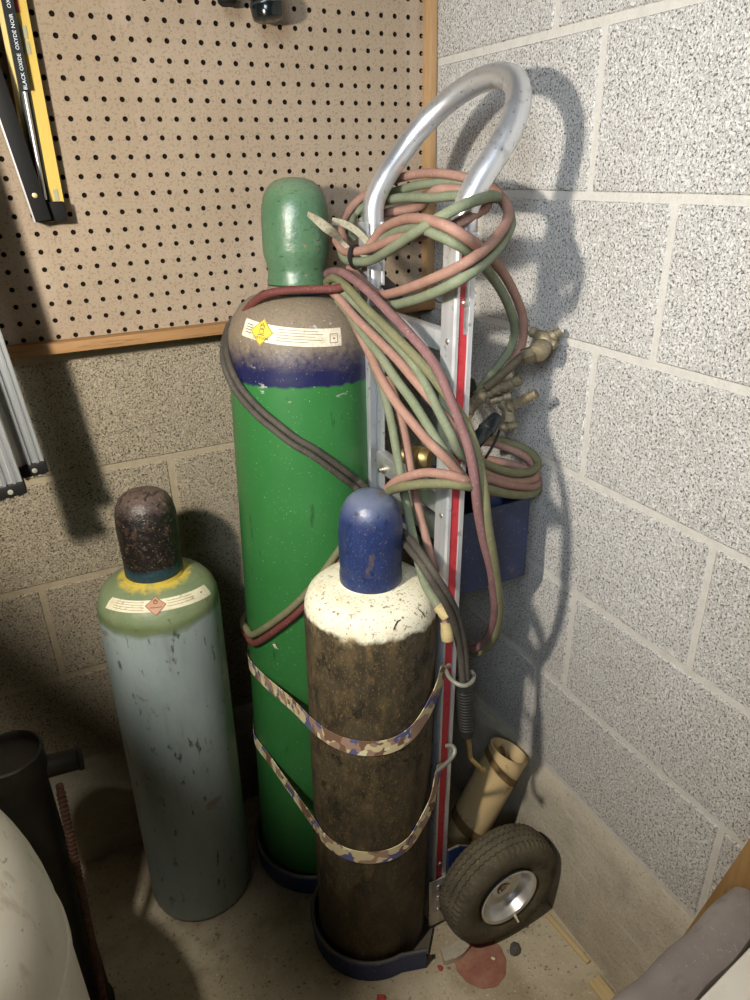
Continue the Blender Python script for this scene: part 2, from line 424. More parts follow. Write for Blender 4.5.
# run of every hose and fitting, metres
P_ = {
 'ringA_red': [(-0.2529,-0.2212,1.1965), (-0.2577,-0.3180,1.1717), (-0.2612,-0.3852,1.1813), (-0.2689,-0.4896,1.2102), (-0.2546,-0.5456,1.2347), (-0.2040,-0.5243,1.2526), (-0.1496,-0.4787,1.2736), (-0.1283,-0.4442,1.2894), (-0.1234,-0.4141,1.3044), (-0.1293,-0.3941,1.3136), (-0.1433,-0.3512,1.3232), (-0.1558,-0.2996,1.3275), (-0.1591,-0.2383,1.3238), (-0.1594,-0.1810,1.3153), (-0.1840,-0.1256,1.2918), (-0.2144,-0.1302,1.2659), (-0.2339,-0.1551,1.2469), (-0.2424,-0.1867,1.2255)],
 'ringA_green': [(-0.2427,-0.2206,1.1837), (-0.2520,-0.3283,1.1575), (-0.2594,-0.4153,1.1727), (-0.2654,-0.4983,1.1967), (-0.2520,-0.5426,1.2193), (-0.2011,-0.5214,1.2374), (-0.1422,-0.4724,1.2574), (-0.1163,-0.4396,1.2740), (-0.1109,-0.4066,1.2952), (-0.1262,-0.3808,1.3065), (-0.1391,-0.3451,1.3155), (-0.1533,-0.2958,1.3137), (-0.1576,-0.2355,1.3072), (-0.1642,-0.1761,1.2965), (-0.1882,-0.1215,1.2720), (-0.2055,-0.1334,1.2565), (-0.2223,-0.1671,1.2349)],
 'ringB_green': [(-0.2551,-0.1920,1.2267), (-0.2612,-0.2222,1.2104), (-0.2625,-0.2707,1.2106), (-0.2610,-0.3172,1.2175), (-0.2721,-0.3982,1.2405), (-0.2771,-0.4694,1.2646), (-0.2679,-0.5132,1.2840), (-0.2404,-0.5207,1.2959), (-0.2015,-0.5006,1.3005), (-0.1710,-0.4784,1.3012), (-0.1532,-0.4582,1.2978), (-0.1505,-0.4346,1.2984), (-0.1558,-0.4008,1.2991), (-0.1654,-0.3715,1.2989), (-0.1746,-0.3315,1.2959), (-0.1820,-0.2787,1.2957), (-0.1858,-0.2297,1.2913), (-0.1828,-0.1871,1.2814), (-0.2026,-0.1649,1.2578)],
 'ringB_red': [(-0.2630,-0.1955,1.2362), (-0.2622,-0.2217,1.2221), (-0.2601,-0.2531,1.2231), (-0.2526,-0.3015,1.2319), (-0.2560,-0.3770,1.2493), (-0.2588,-0.4453,1.2575), (-0.2474,-0.4943,1.2689), (-0.2260,-0.5001,1.2782), (-0.1890,-0.4775,1.2858), (-0.1616,-0.4509,1.2921), (-0.1496,-0.4149,1.3016), (-0.1541,-0.3859,1.3056), (-0.1604,-0.3633,1.3074), (-0.1705,-0.3405,1.3062), (-0.1613,-0.3010,1.2961), (-0.1567,-0.2732,1.2830), (-0.1719,-0.2327,1.2753), (-0.1861,-0.1929,1.2672), (-0.2020,-0.1624,1.2395)],
 'arc_red': [(-0.2535,-0.2801,1.2248), (-0.2458,-0.2883,1.2401), (-0.2418,-0.3173,1.2591), (-0.2502,-0.3916,1.2740), (-0.2702,-0.4778,1.2788), (-0.2757,-0.5259,1.2759), (-0.2656,-0.5481,1.2665), (-0.2332,-0.5355,1.2507), (-0.1624,-0.4752,1.2210), (-0.1068,-0.4365,1.1827), (-0.0624,-0.4082,1.1376), (-0.0469,-0.3966,1.1037), (-0.0452,-0.3874,1.0757), (-0.0530,-0.3739,1.0470), (-0.0672,-0.3646,1.0276), (-0.0868,-0.3637,1.0107), (-0.1116,-0.3702,0.9983)],
 'arc_green': [(-0.2547,-0.2719,1.2158), (-0.2415,-0.2827,1.2312), (-0.2370,-0.3245,1.2500), (-0.2523,-0.4085,1.2633), (-0.2680,-0.4729,1.2666), (-0.2721,-0.5096,1.2634), (-0.2622,-0.5309,1.2555), (-0.2324,-0.5226,1.2407), (-0.1662,-0.4684,1.2069), (-0.1181,-0.4367,1.1716), (-0.0759,-0.4052,1.1306), (-0.0591,-0.3904,1.1040), (-0.0569,-0.3800,1.0788), (-0.0653,-0.3653,1.0517), (-0.0717,-0.3491,1.0295), (-0.0886,-0.3496,1.0124), (-0.1104,-0.3570,1.0011)],
 'long_purple': [(-0.2742,-0.1401,1.1664), (-0.2752,-0.1902,1.1876), (-0.2837,-0.2553,1.1965), (-0.2832,-0.2954,1.1909), (-0.2811,-0.3394,1.1793), (-0.2762,-0.3896,1.1587), (-0.2703,-0.4345,1.1374), (-0.2633,-0.4748,1.1139), (-0.2572,-0.4952,1.0925), (-0.2516,-0.5141,1.0617), (-0.2439,-0.5299,1.0269), (-0.2412,-0.5461,0.9983), (-0.2404,-0.5587,0.9632), (-0.2343,-0.5597,0.9200), (-0.2203,-0.5574,0.8667), (-0.2037,-0.5545,0.8173), (-0.1907,-0.5472,0.7727), (-0.1786,-0.5376,0.7318), (-0.1672,-0.5190,0.6838), (-0.1586,-0.4892,0.6311), (-0.1625,-0.4651,0.6027), (-0.1681,-0.4407,0.5969)],
 'long_green': [(-0.2737,-0.1551,1.1618), (-0.2824,-0.2252,1.1844), (-0.2859,-0.2829,1.1769), (-0.2817,-0.3263,1.1568), (-0.2758,-0.3762,1.1375), (-0.2714,-0.4253,1.1184), (-0.2634,-0.4650,1.0972), (-0.2527,-0.4885,1.0742), (-0.2400,-0.5087,1.0475), (-0.2315,-0.5256,1.0233), (-0.2252,-0.5392,0.9915), (-0.2239,-0.5567,0.9473), (-0.2188,-0.5627,0.8934), (-0.2028,-0.5593,0.8326), (-0.1855,-0.5499,0.7725), (-0.1713,-0.5381,0.7261), (-0.1603,-0.5208,0.6751), (-0.1542,-0.4945,0.6250), (-0.1548,-0.4635,0.5895), (-0.1625,-0.4392,0.5814)],
 'mid_green': [(-0.2873,-0.2350,1.1727), (-0.2818,-0.2660,1.1658), (-0.2726,-0.3135,1.1426), (-0.2675,-0.3778,1.1187), (-0.2642,-0.4344,1.0962), (-0.2632,-0.4729,1.0706), (-0.2602,-0.5016,1.0420), (-0.2551,-0.5239,1.0160), (-0.2367,-0.5189,0.9840), (-0.2113,-0.5037,0.9664), (-0.1890,-0.4962,0.9547), (-0.1618,-0.4833,0.9392), (-0.1321,-0.4708,0.9229)],
 'mid_red': [(-0.2951,-0.2260,1.1708), (-0.2914,-0.2575,1.1612), (-0.2867,-0.3020,1.1394), (-0.2805,-0.3599,1.1170), (-0.2753,-0.4094,1.0979), (-0.2709,-0.4461,1.0791), (-0.2636,-0.4790,1.0585), (-0.2519,-0.5035,1.0343), (-0.2437,-0.5184,1.0136), (-0.2327,-0.5125,0.9883), (-0.2122,-0.5052,0.9626), (-0.1798,-0.4918,0.9366), (-0.1528,-0.4773,0.9192), (-0.1223,-0.4644,0.9021)],
 'low_green': [(-0.2861,-0.2451,1.1546), (-0.2827,-0.2727,1.1404), (-0.2822,-0.3309,1.1119), (-0.2834,-0.3831,1.0935), (-0.2837,-0.4244,1.0730), (-0.2783,-0.4565,1.0522), (-0.2757,-0.4867,1.0321), (-0.2696,-0.5155,1.0063), (-0.2502,-0.5229,0.9752), (-0.2299,-0.5228,0.9474), (-0.2090,-0.5220,0.9335), (-0.1681,-0.4995,0.9094), (-0.1251,-0.4723,0.8841)],
 'low_red': [(-0.2809,-0.2442,1.1495), (-0.2788,-0.2711,1.1353), (-0.2830,-0.3193,1.1099), (-0.2887,-0.3651,1.0876), (-0.2957,-0.4086,1.0682), (-0.2957,-0.4515,1.0452), (-0.2908,-0.4809,1.0289), (-0.2847,-0.5047,1.0127), (-0.2789,-0.5257,1.0017), (-0.2648,-0.5357,0.9841), (-0.2451,-0.5402,0.9587), (-0.2237,-0.5357,0.9405), (-0.1910,-0.5188,0.9213), (-0.1474,-0.4916,0.8968)],
 'wrap_red_front': [(-0.3010,-0.4154,0.8966), (-0.3047,-0.4387,0.9194), (-0.3054,-0.4644,0.9403), (-0.3019,-0.4894,0.9549), (-0.2935,-0.5072,0.9641), (-0.2837,-0.5219,0.9688), (-0.2675,-0.5476,0.9705), (-0.2500,-0.5545,0.9622), (-0.2127,-0.5265,0.9450), (-0.1757,-0.4990,0.9267), (-0.1388,-0.4791,0.9055), (-0.1005,-0.4593,0.8853), (-0.0593,-0.4404,0.8663), (-0.0281,-0.4252,0.8543), (-0.0075,-0.4112,0.8535), (-0.0041,-0.3970,0.8603), (-0.0152,-0.3805,0.8694), (-0.0405,-0.3688,0.8796), (-0.0635,-0.3547,0.8848), (-0.0926,-0.3495,0.8907)],
 'wrap_green_front': [(-0.3055,-0.4174,0.8887), (-0.3074,-0.4407,0.9130), (-0.3081,-0.4633,0.9282), (-0.3085,-0.4873,0.9407), (-0.3040,-0.5041,0.9484), (-0.2939,-0.5185,0.9539), (-0.2729,-0.5446,0.9592), (-0.2503,-0.5577,0.9557), (-0.2040,-0.5317,0.9316), (-0.1423,-0.4946,0.8960), (-0.0867,-0.4631,0.8675), (-0.0487,-0.4413,0.8510), (-0.0222,-0.4266,0.8454), (-0.0100,-0.4139,0.8459), (-0.0096,-0.3998,0.8496), (-0.0244,-0.3831,0.8558), (-0.0467,-0.3729,0.8659), (-0.0693,-0.3581,0.8727), (-0.0951,-0.3538,0.8801)],
 'wrap_green_top': [(-0.2049,-0.4779,0.9864), (-0.2090,-0.4996,0.9764), (-0.1911,-0.4990,0.9592), (-0.1633,-0.4853,0.9410), (-0.1332,-0.4723,0.9237), (-0.1020,-0.4591,0.9079), (-0.0706,-0.4443,0.8953), (-0.0453,-0.4353,0.8893), (-0.0260,-0.4262,0.8898), (-0.0170,-0.4157,0.8948), (-0.0163,-0.3997,0.9025), (-0.0247,-0.3859,0.9092), (-0.0395,-0.3751,0.9157), (-0.0574,-0.3629,0.9222), (-0.0770,-0.3505,0.9272), (-0.1043,-0.3464,0.9327)],
 'wrap_red_top': [(-0.2069,-0.4870,0.9672), (-0.2001,-0.4978,0.9530), (-0.1798,-0.4918,0.9366), (-0.1528,-0.4773,0.9192), (-0.1223,-0.4644,0.9021), (-0.0905,-0.4509,0.8872), (-0.0573,-0.4369,0.8750), (-0.0330,-0.4271,0.8696), (-0.0203,-0.4198,0.8721), (-0.0177,-0.4088,0.8837), (-0.0217,-0.4025,0.8921), (-0.0303,-0.3942,0.8998), (-0.0416,-0.3788,0.9066), (-0.0591,-0.3660,0.9146), (-0.0788,-0.3536,0.9197), (-0.1063,-0.3501,0.9238)],
 'drop_green': [(-0.2531,-0.2903,1.0640), (-0.2527,-0.3154,1.0398), (-0.2552,-0.3360,1.0217), (-0.2592,-0.3619,0.9917), (-0.2661,-0.3926,0.9501), (-0.2701,-0.4148,0.9155), (-0.2744,-0.4402,0.8744), (-0.2754,-0.4629,0.8301), (-0.2782,-0.4825,0.8017), (-0.2781,-0.4999,0.7802), (-0.2739,-0.5158,0.7654), (-0.2705,-0.5299,0.7535)],
 'drop_red': [(-0.2363,-0.3106,1.0410), (-0.2370,-0.3373,1.0128), (-0.2406,-0.3716,0.9673), (-0.2491,-0.4079,0.9132), (-0.2529,-0.4325,0.8743), (-0.2516,-0.4574,0.8279), (-0.2514,-0.4782,0.7883), (-0.2526,-0.4980,0.7609), (-0.2568,-0.5195,0.7394), (-0.2608,-0.5319,0.7235)],
 'ferrule1': [(-0.2731,-0.5258,0.7589), (-0.2655,-0.5426,0.7457)],
 'ferrule2': [(-0.2609,-0.5291,0.7289), (-0.2618,-0.5372,0.7005)],
 'dark_a': [(-0.4059,-0.0784,1.1121), (-0.4277,-0.1154,1.0913), (-0.4427,-0.1574,1.0674), (-0.4396,-0.1940,1.0334), (-0.4227,-0.2326,1.0020), (-0.4021,-0.2567,0.9793), (-0.3802,-0.2727,0.9573), (-0.3538,-0.2835,0.9374), (-0.3282,-0.2888,0.9137), (-0.3007,-0.2879,0.8868), (-0.2741,-0.2835,0.8597), (-0.3035,-0.3967,0.8831), (-0.2927,-0.4172,0.8540), (-0.2863,-0.4489,0.8465), (-0.2932,-0.4933,0.8493), (-0.2927,-0.5232,0.8397), (-0.2863,-0.5426,0.8205), (-0.2700,-0.5491,0.7881), (-0.2512,-0.5425,0.7478), (-0.2367,-0.5359,0.7035), (-0.2289,-0.5343,0.6666), (-0.2255,-0.5376,0.6163)],
 'dark_b': [(-0.4136,-0.0792,1.1032), (-0.4352,-0.1162,1.0826), (-0.4501,-0.1581,1.0589), (-0.4434,-0.1821,1.0213), (-0.4279,-0.2265,0.9914), (-0.4079,-0.2529,0.9694), (-0.3863,-0.2703,0.9477), (-0.3605,-0.2824,0.9282), (-0.3354,-0.2891,0.9049), (-0.3088,-0.2899,0.8786), (-0.2835,-0.2879,0.8525), (-0.3105,-0.3974,0.8750), (-0.2997,-0.4179,0.8459), (-0.2932,-0.4496,0.8386), (-0.2998,-0.4940,0.8417), (-0.2992,-0.5239,0.8323), (-0.2928,-0.5432,0.8131), (-0.2766,-0.5498,0.7806), (-0.2579,-0.5432,0.7400), (-0.2436,-0.5366,0.6955), (-0.2360,-0.5350,0.6585), (-0.2327,-0.5383,0.6080)],
 'neck_red': [(-0.2722,-0.2682,1.1826), (-0.2921,-0.2681,1.1757), (-0.3083,-0.2605,1.1747), (-0.3370,-0.2405,1.1740), (-0.3667,-0.2264,1.1727), (-0.3859,-0.2130,1.1684), (-0.3962,-0.1890,1.1573), (-0.4053,-0.1680,1.1417), (-0.4118,-0.1452,1.1202), (-0.4137,-0.1209,1.0940)],
 'low_wrap_green': [(-0.2896,-0.2872,0.7847), (-0.3124,-0.2945,0.7673), (-0.3334,-0.2978,0.7477), (-0.3625,-0.2975,0.7150), (-0.3877,-0.2921,0.6861), (-0.4128,-0.2810,0.6575), (-0.4344,-0.2651,0.6325), (-0.4544,-0.2414,0.6038), (-0.4686,-0.2089,0.5754), (-0.4705,-0.1860,0.5740), (-0.4665,-0.1450,0.5620), (-0.4470,-0.1080,0.5550)],
 'low_wrap_red': [(-0.2860,-0.2862,0.7670), (-0.3095,-0.2946,0.7502), (-0.3309,-0.2986,0.7309), (-0.3605,-0.2989,0.6984), (-0.3860,-0.2941,0.6696), (-0.4113,-0.2835,0.6412), (-0.4332,-0.2681,0.6163), (-0.4535,-0.2454,0.5878), (-0.4683,-0.2148,0.5603), (-0.4705,-0.1860,0.5600), (-0.4665,-0.1450,0.5480), (-0.4470,-0.1080,0.5410)],
 'rag': [(-0.3174,-0.2211,1.2771), (-0.3107,-0.2414,1.2681), (-0.3002,-0.2523,1.2573), (-0.2820,-0.2425,1.2461), (-0.2675,-0.2310,1.2346), (-0.2604,-0.2397,1.2249)],
 'rag2': [(-0.2796,-0.2212,1.2657), (-0.2633,-0.2316,1.2612), (-0.2542,-0.2532,1.2521), (-0.2455,-0.2713,1.2375)],
 'torch_handle': [(-0.2295,-0.5370,0.6136), (-0.2290,-0.5424,0.5801), (-0.2256,-0.5459,0.5059)],
 'torch_tip': [(-0.2253,-0.5453,0.5073), (-0.2213,-0.5464,0.4853), (-0.2214,-0.5506,0.4654), (-0.2192,-0.5549,0.4594), (-0.2124,-0.5626,0.4511), (-0.2068,-0.5693,0.4436)],
 'hook_up': [(-0.2448,-0.5076,0.6200), (-0.2485,-0.5251,0.6183), (-0.2453,-0.5401,0.6163), (-0.2350,-0.5468,0.6132), (-0.2195,-0.5429,0.6119), (-0.2076,-0.5310,0.6105), (-0.2078,-0.5227,0.6145)],
 'hook_low': [(-0.2625,-0.5120,0.4175), (-0.2590,-0.5334,0.4507), (-0.2549,-0.5470,0.4759), (-0.2482,-0.5450,0.4860), (-0.2466,-0.5336,0.4860), (-0.2496,-0.5235,0.4787)],
 'reg_big': [(-0.1288,-0.4165,1.0350), (-0.1002,-0.4252,1.0572), (-0.0762,-0.4324,1.0781), (-0.0611,-0.4429,1.0842)],
 'reg_big_head': [(-0.0639,-0.4491,1.0814), (-0.0422,-0.4413,1.0934), (-0.0277,-0.4318,1.1017)],
 'reg_cross': [(-0.0433,-0.4083,1.1083), (-0.0354,-0.4230,1.0995), (-0.0303,-0.4333,1.0964), (-0.0280,-0.4492,1.0917)],
 'reg_out': [(-0.0284,-0.4329,1.0990), (-0.0175,-0.4349,1.1056), (-0.0133,-0.4405,1.1105)],
 'nip1': [(-0.1243,-0.3933,1.0128), (-0.1114,-0.4104,1.0277), (-0.0981,-0.4241,1.0376), (-0.0814,-0.4401,1.0466)],
 'nip1_body': [(-0.1364,-0.3851,0.9934), (-0.1283,-0.3887,1.0059), (-0.1213,-0.3941,1.0141)],
 'nip2': [(-0.0866,-0.4198,0.9979), (-0.0771,-0.4311,1.0089), (-0.0684,-0.4431,1.0177), (-0.0614,-0.4547,1.0258)],
 'nip2_body': [(-0.0862,-0.4063,1.0006), (-0.0843,-0.4171,0.9935), (-0.0875,-0.4227,0.9796)],
 'nip2_valve': [(-0.1032,-0.3954,1.0052), (-0.0910,-0.4041,1.0120), (-0.0756,-0.4112,1.0130)],
 'key': [(-0.1098,-0.4332,0.9737), (-0.0950,-0.4332,0.9759), (-0.0798,-0.4357,0.9740)],
 'key_stem': [(-0.0843,-0.4171,0.9935), (-0.0924,-0.4314,0.9701)],
 'wire': [(-0.1043,-0.4261,0.9690), (-0.1056,-0.4214,0.9531), (-0.1157,-0.4236,0.9393), (-0.1383,-0.4403,0.9329)],
 'black_tube': [(-0.0816,-0.3867,0.9715), (-0.1142,-0.4012,0.9599), (-0.1392,-0.4087,0.9455)],
 'brass1': [(-0.2331,-0.3480,0.9252), (-0.2194,-0.3684,0.9228), (-0.2048,-0.3863,0.9260)],
 'brass2': [(-0.1965,-0.3569,0.9430), (-0.1936,-0.3704,0.9434)],
 'webbing': [(-0.2074,-0.2270,1.1816), (-0.2021,-0.2633,1.1642), (-0.1970,-0.2792,1.1387)],
 'scrap': [(-0.4418,-0.2559,0.5721)],
}
# ------------------------------------------------------------------ camera
F_PX = 710.68
cam_d = bpy.data.cameras.new('camera'); cam = bpy.data.objects.new('camera', cam_d); link(cam)
cam_d.sensor_fit = 'VERTICAL'; cam_d.sensor_height = 36; cam_d.sensor_width = 27
cam_d.lens = F_PX*36/1000; cam_d.clip_start = .02
R = Matrix(((.8907, -.4540, -.0224), (-.2104, -.3682, -.9057), (.4029, .8114, -.4234)))
right, down, fwd = (Vector(R[i]).normalized() for i in range(3))
cm = Matrix((right, -down, -fwd)).transposed().to_4x4()
cm.translation = (-.737, -1.264, 1.336)
cam.matrix_world = cm
scene.camera = cam

# ------------------------------------------------------------------ setting
def struct(o):
    o['kind'] = 'structure'; return o

WX = .006      # face of the right wall
def block_wall(name, mats, plane, lines, joints, u0, u1, face, joint=.011, back=.12):
    """courses of blocks with recessed mortar; plane 'x' or 'y'; u runs along the wall."""
    bm = bmesh.new()
    def P(u, z, d):  # d: out of the wall, towards the room
        return (face-d, u, z) if plane == 'x' else (u, face-d, z)
    # mortar bed
    def bx(u_a, u_b, z_a, z_b, d0, d1, mi, bev=0):
        a, b = P(u_a, z_a, d0), P(u_b, z_b, d1)
        lo = [min(p, q) for p, q in zip(a, b)]; hi = [max(p, q) for p, q in zip(a, b)]
        box(bm, lo[0], hi[0], lo[1], hi[1], lo[2], hi[2], bev, mi, seg=1)
    bx(u0, u1, 0, lines[-1], -back, -.0022, 1)
    for i in range(len(lines)-1):
        z0, z1 = lines[i]+joint/2, lines[i+1]-joint/2
        j = joints[i]
        cut = [u0]+[j+k*.4064 for k in range(-8, 9) if u0+.03 < j+k*.4064 < u1-.03]+[u1]
        for a, b in zip(cut, cut[1:]):
            bx(a+joint/2 if a != u0 else a, b-joint/2 if b != u1 else b, z0, z1, -.02, 0, 0, .0022)
    return struct(mobj(name, bm, mats, smooth=False))

zr = [.278+.2032*k for k in range(0, 9)]
jr = [-.435, -.507, -.741, -.494, -.600, -.450, -.354, -.55]
block_wall('wall_right', [MB_R, M_MORTAR], 'x', zr, jr, -1.9, .12, WX)
zb = [.252+.2032*k for k in range(0, 9)]
jb = [-.53, -.385, -.53, -.385, -.53, -.327, -.53, -.327]
block_wall('wall_back', [MB_B, M_MORTAR_B], 'y', zb, jb, -2.2, WX-.001, 0.0)

bm = bmesh.new()   # poured footing under the blocks, its face slightly battered and rounded at the top
prof = [(.0, .0), (-.034, .0), (-.030, .06), (-.022, .16), (-.014, .235), (-.008, .262), (.004, .2725), (.004, .0)]
v = [[bm.verts.new((WX+px_, y, z)) for px_, z in prof[:-1]] for y in (-1.9, -1.5, -1.1, -.9, -.7, -.5, -.3, -.1, -.036)]
for a, b in zip(v, v[1:]):
    for j in range(len(a)-1): bm.faces.new((a[j], a[j+1], b[j+1], b[j]))
bm.faces.new(v[0]); bm.faces.new(v[-1][::-1])
struct(mobj('trim_1', bm, M_FOOT))
bm = bmesh.new()
prof = [(.0, .0), (-.034, .0), (-.030, .06), (-.022, .15), (-.014, .215), (-.008, .24), (.004, .2465)]
v = [[bm.verts.new((x, py_, z)) for py_, z in prof] for x in (-2.2, -1.6, -1.2, -.9, -.7, -.5, -.3, -.001)]
for a, b in zip(v, v[1:]):
    for j in range(len(a)-1): bm.faces.new((a[j], a[j+1], b[j+1], b[j]))
bm.faces.new(v[0]); bm.faces.new(v[-1][::-1])
struct(mobj('trim_2', bm, M_FOOT))

bm = bmesh.new(); box(bm, -2.2, .12, -2.6, .12, -.06, 0); struct(mobj('floor', bm, M_FLOOR, smooth=False))

# ------------------------------------------------------------------ pegboard
peg = thing('pegboard', 'tan perforated pegboard with wooden edging mounted on the left wall', 'pegboard', (0, 0, 0))
bm = bmesh.new()
PF, PT, PITCH, HR = -.030, .0048, .0254, .0039
c0, c1, r0, r1 = -12, 23, -5, 17
for c in range(c0, c1+1):
    for r in range(r0, r1+1):
        cx, cz = -.015-(23-c)*PITCH, 1.5369-r*PITCH
        h = PITCH/2
        sq = [(h, 0), (h, h), (0, h), (-h, h), (-h, 0), (-h, -h), (0, -h), (h, -h)]
        so = [bm.verts.new((cx+a, PF, cz+b)) for a, b in sq]
        ho = [bm.verts.new((cx+HR*math.cos(k*PI/4), PF, cz+HR*math.sin(k*PI/4))) for k in range(8)]
        hi = [bm.verts.new((cx+HR*math.cos(k*PI/4), PF+PT, cz+HR*math.sin(k*PI/4))) for k in range(8)]
        for k in range(8):
            q = (k+1) % 8
            bm.faces.new((so[k], so[q], ho[q], ho[k]))
            bm.faces.new((ho[k], ho[q], hi[q], hi[k])).material_index = 1
bmesh.ops.remove_doubles(bm, verts=bm.verts[:], dist=.0004)
xl, xr = -.015-(23-c0)*PITCH-PITCH/2, -.015+PITCH/2
zt, zb_ = 1.5369-r0*PITCH+PITCH/2, 1.5369-r1*PITCH-PITCH/2
# solid back behind the holes (its dark colour stands in for the unlit hollow)
box(bm, xl, xr, PF+PT, PF+PT+.016, zb_, zt, 0, 1)
mobj('panel', bm, [M_PEG, M_PEGIN], peg, smooth=False)
bm = bmesh.new(); box(bm, xl-.02, .0045, -.055, -.0005, 1.0835, 1.1005, .0015); mobj('bottom_rail', bm, M_FRAME_H, peg, angle=30)
bm = bmesh.new(); box(bm, -.0115, .0045, -.052, -.0005, 1.1008, zt, .0015); mobj('side_stile', bm, M_FRAME_V, peg, angle=30)

# ------------------------------------------------------------------ gas cylinders
def interp(prof, z):
    for (ra, za), (rb, zb2) in zip(prof, prof[1:]):
        if za <= z <= zb2 and zb2 > za:
            return ra+(rb-ra)*(z-za)/(zb2-za)
    return prof[-1][0]

def on_lathe(prof, phi, z, off):
    e = .002
    r = interp(prof, z)
    dr = (interp(prof, z+e)-interp(prof, z-e))/(2*e)
    n = Vector((1, -dr)).normalized()
    rr, zz = r+n.x*off, z+n.y*off
    return Vector((rr*math.cos(phi), rr*math.sin(phi), zz))

def arc_len_z(prof, z_ref, s):
    """walk s metres up along the profile from height z_ref"""
    z, step = z_ref, .0004
    n = int(abs(s)/step)+1
    for _ in range(n):
        e = .001
        dr = (interp(prof, z+e)-interp(prof, z-e))/(2*e)
        z += (s/n)/math.sqrt(1+dr*dr)
    return z

class Decal:
    """flat artwork (u right, v up, metres) wrapped on a lathe surface"""
    def __init__(s, prof, phi0, z0, roll=0):
        s.prof, s.phi0, s.z0, s.roll = prof, phi0, z0, roll
        s.r0 = interp(prof, z0)
    def P(s, u, v, off):
        c, q = math.cos(s.roll), math.sin(s.roll)
        u, v = u*c-v*q, u*q+v*c
        z = arc_len_z(s.prof, s.z0, v)
        return on_lathe(s.prof, s.phi0+u/s.r0, z, off)
    def grid(s, bm, u0, u1, v0, v1, off, nu=20, nv=6, mi=0, bow=0):
        g = [[bm.verts.new(s.P(u0+(u1-u0)*i/nu, v0+(v1-v0)*j/nv+bow*((2*i/nu-1)**2), off)) for i in range(nu+1)] for j in range(nv+1)]
        for a, b in zip(g, g[1:]):
            for i in range(nu): bm.faces.new((a[i], a[i+1], b[i+1], b[i])).material_index = mi
    def diamond(s, bm, u, v, h, off, n=8, mi=0):
        g = [[bm.verts.new(s.P(u+(i-j)*h/n, v+(i+j-n)*h/n, off)) for i in range(n+1)] for j in range(n+1)]
        for a, b in zip(g, g[1:]):
            for i in range(n): bm.faces.new((a[i], a[i+1], b[i+1], b[i])).material_index = mi
    def ribbon(s, bm, pts, w, off, mi=0, closed=False):
        Q = pts+[pts[0]] if closed else pts
        for (ua, va), (ub, vb) in zip(Q, Q[1:]):
            L = math.hypot(ub-ua, vb-va)
            if L < 1e-9: continue
            nx, ny = -(vb-va)/L*w/2, (ub-ua)/L*w/2
            k = max(1, int(L/.006))
            rows = []
            for t in range(k+1):
                a, b = ua+(ub-ua)*t/k, va+(vb-va)*t/k
                rows.append((bm.verts.new(s.P(a+nx, b+ny, off)), bm.verts.new(s.P(a-nx, b-ny, off))))
            for r_, q_ in zip(rows, rows[1:]): bm.faces.new((r_[0], q_[0], q_[1], r_[1])).material_index = mi
    def text(s, bm, txt, u, v, size, off, mi=0):
        for verts, faces in text_geo(txt, size):
            V = [bm.verts.new(s.P(u+a, v+b, off)) for a, b in verts]
            for f in faces:
                try: bm.faces.new([V[i] for i in f]).material_index = mi
                except ValueError: pass

def text_geo(txt, size):
    cu = bpy.data.curves.new('lettering', 'FONT'); cu.body = txt; cu.size = size; cu.align_x = 'CENTER'; cu.align_y = 'CENTER'
    cu.resolution_u = 2
    o = bpy.data.objects.new('lettering', cu); COL.objects.link(o)
    dg = bpy.context.evaluated_depsgraph_get()
    me = bpy.data.meshes.new_from_object(o.evaluated_get(dg))
    verts = [(p.co.x, p.co.y) for p in me.vertices]; faces = [list(p.vertices) for p in me.polygons]
    bpy.data.objects.remove(o); bpy.data.curves.remove(cu); bpy.data.meshes.remove(me)
    return [(verts, faces)]

FLAME = [(0, .5), (.12, .3), (.10, .12), (.26, .28), (.32, .02), (.22, -.2), (0, -.3), (-.22, -.2), (-.32, .02), (-.24, .3), (-.10, .14), (-.08, .34)]

def small_rings(bm, n, z0, z1, prof, off):
    pass

def cyl_thing(name, label, base, tilt, body_prof, body_mat, cap_prof, cap_mat, group):
    t = thing(name, label, 'gas cylinder', (*base, 0), (-tilt[1], tilt[0], 0), group)
    bm = bmesh.new(); lathe(bm, body_prof, 96); mobj('body', bm, body_mat, t, angle=50)
    bm = bmesh.new(); lathe(bm, cap_prof, 64); cap = mobj('valve_cap', bm, cap_mat, t, angle=50)
    return t, cap

def vent(cap, prof, phi, z, w, h):
    """dark slot cut in the cap, modelled as a shallow dark pocket with its rim"""
    bm = bmesh.new()
    n = 18
    c = [on_lathe(prof, phi+w*math.cos(2*PI*k/n)/interp(prof, z), z+h*math.sin(2*PI*k/n), .0005) for k in range(n)]
    d = [on_lathe(prof, phi+.82*w*math.cos(2*PI*k/n)/interp(prof, z), z+.88*h*math.sin(2*PI*k/n), -.0004) for k in range(n)]
    a = [bm.verts.new(p) for p in c]; b = [bm.verts.new(p) for p in d]
    m = bm.verts.new(on_lathe(prof, phi, z, -.0002))
    for k in range(n):
        q = (k+1) % n
        bm.faces.new((a[k], a[q], b[q], b[k])); bm.faces.new((b[k], b[q], m))
    return mobj('vent_slot', bm, M_BLACKGAP, cap)

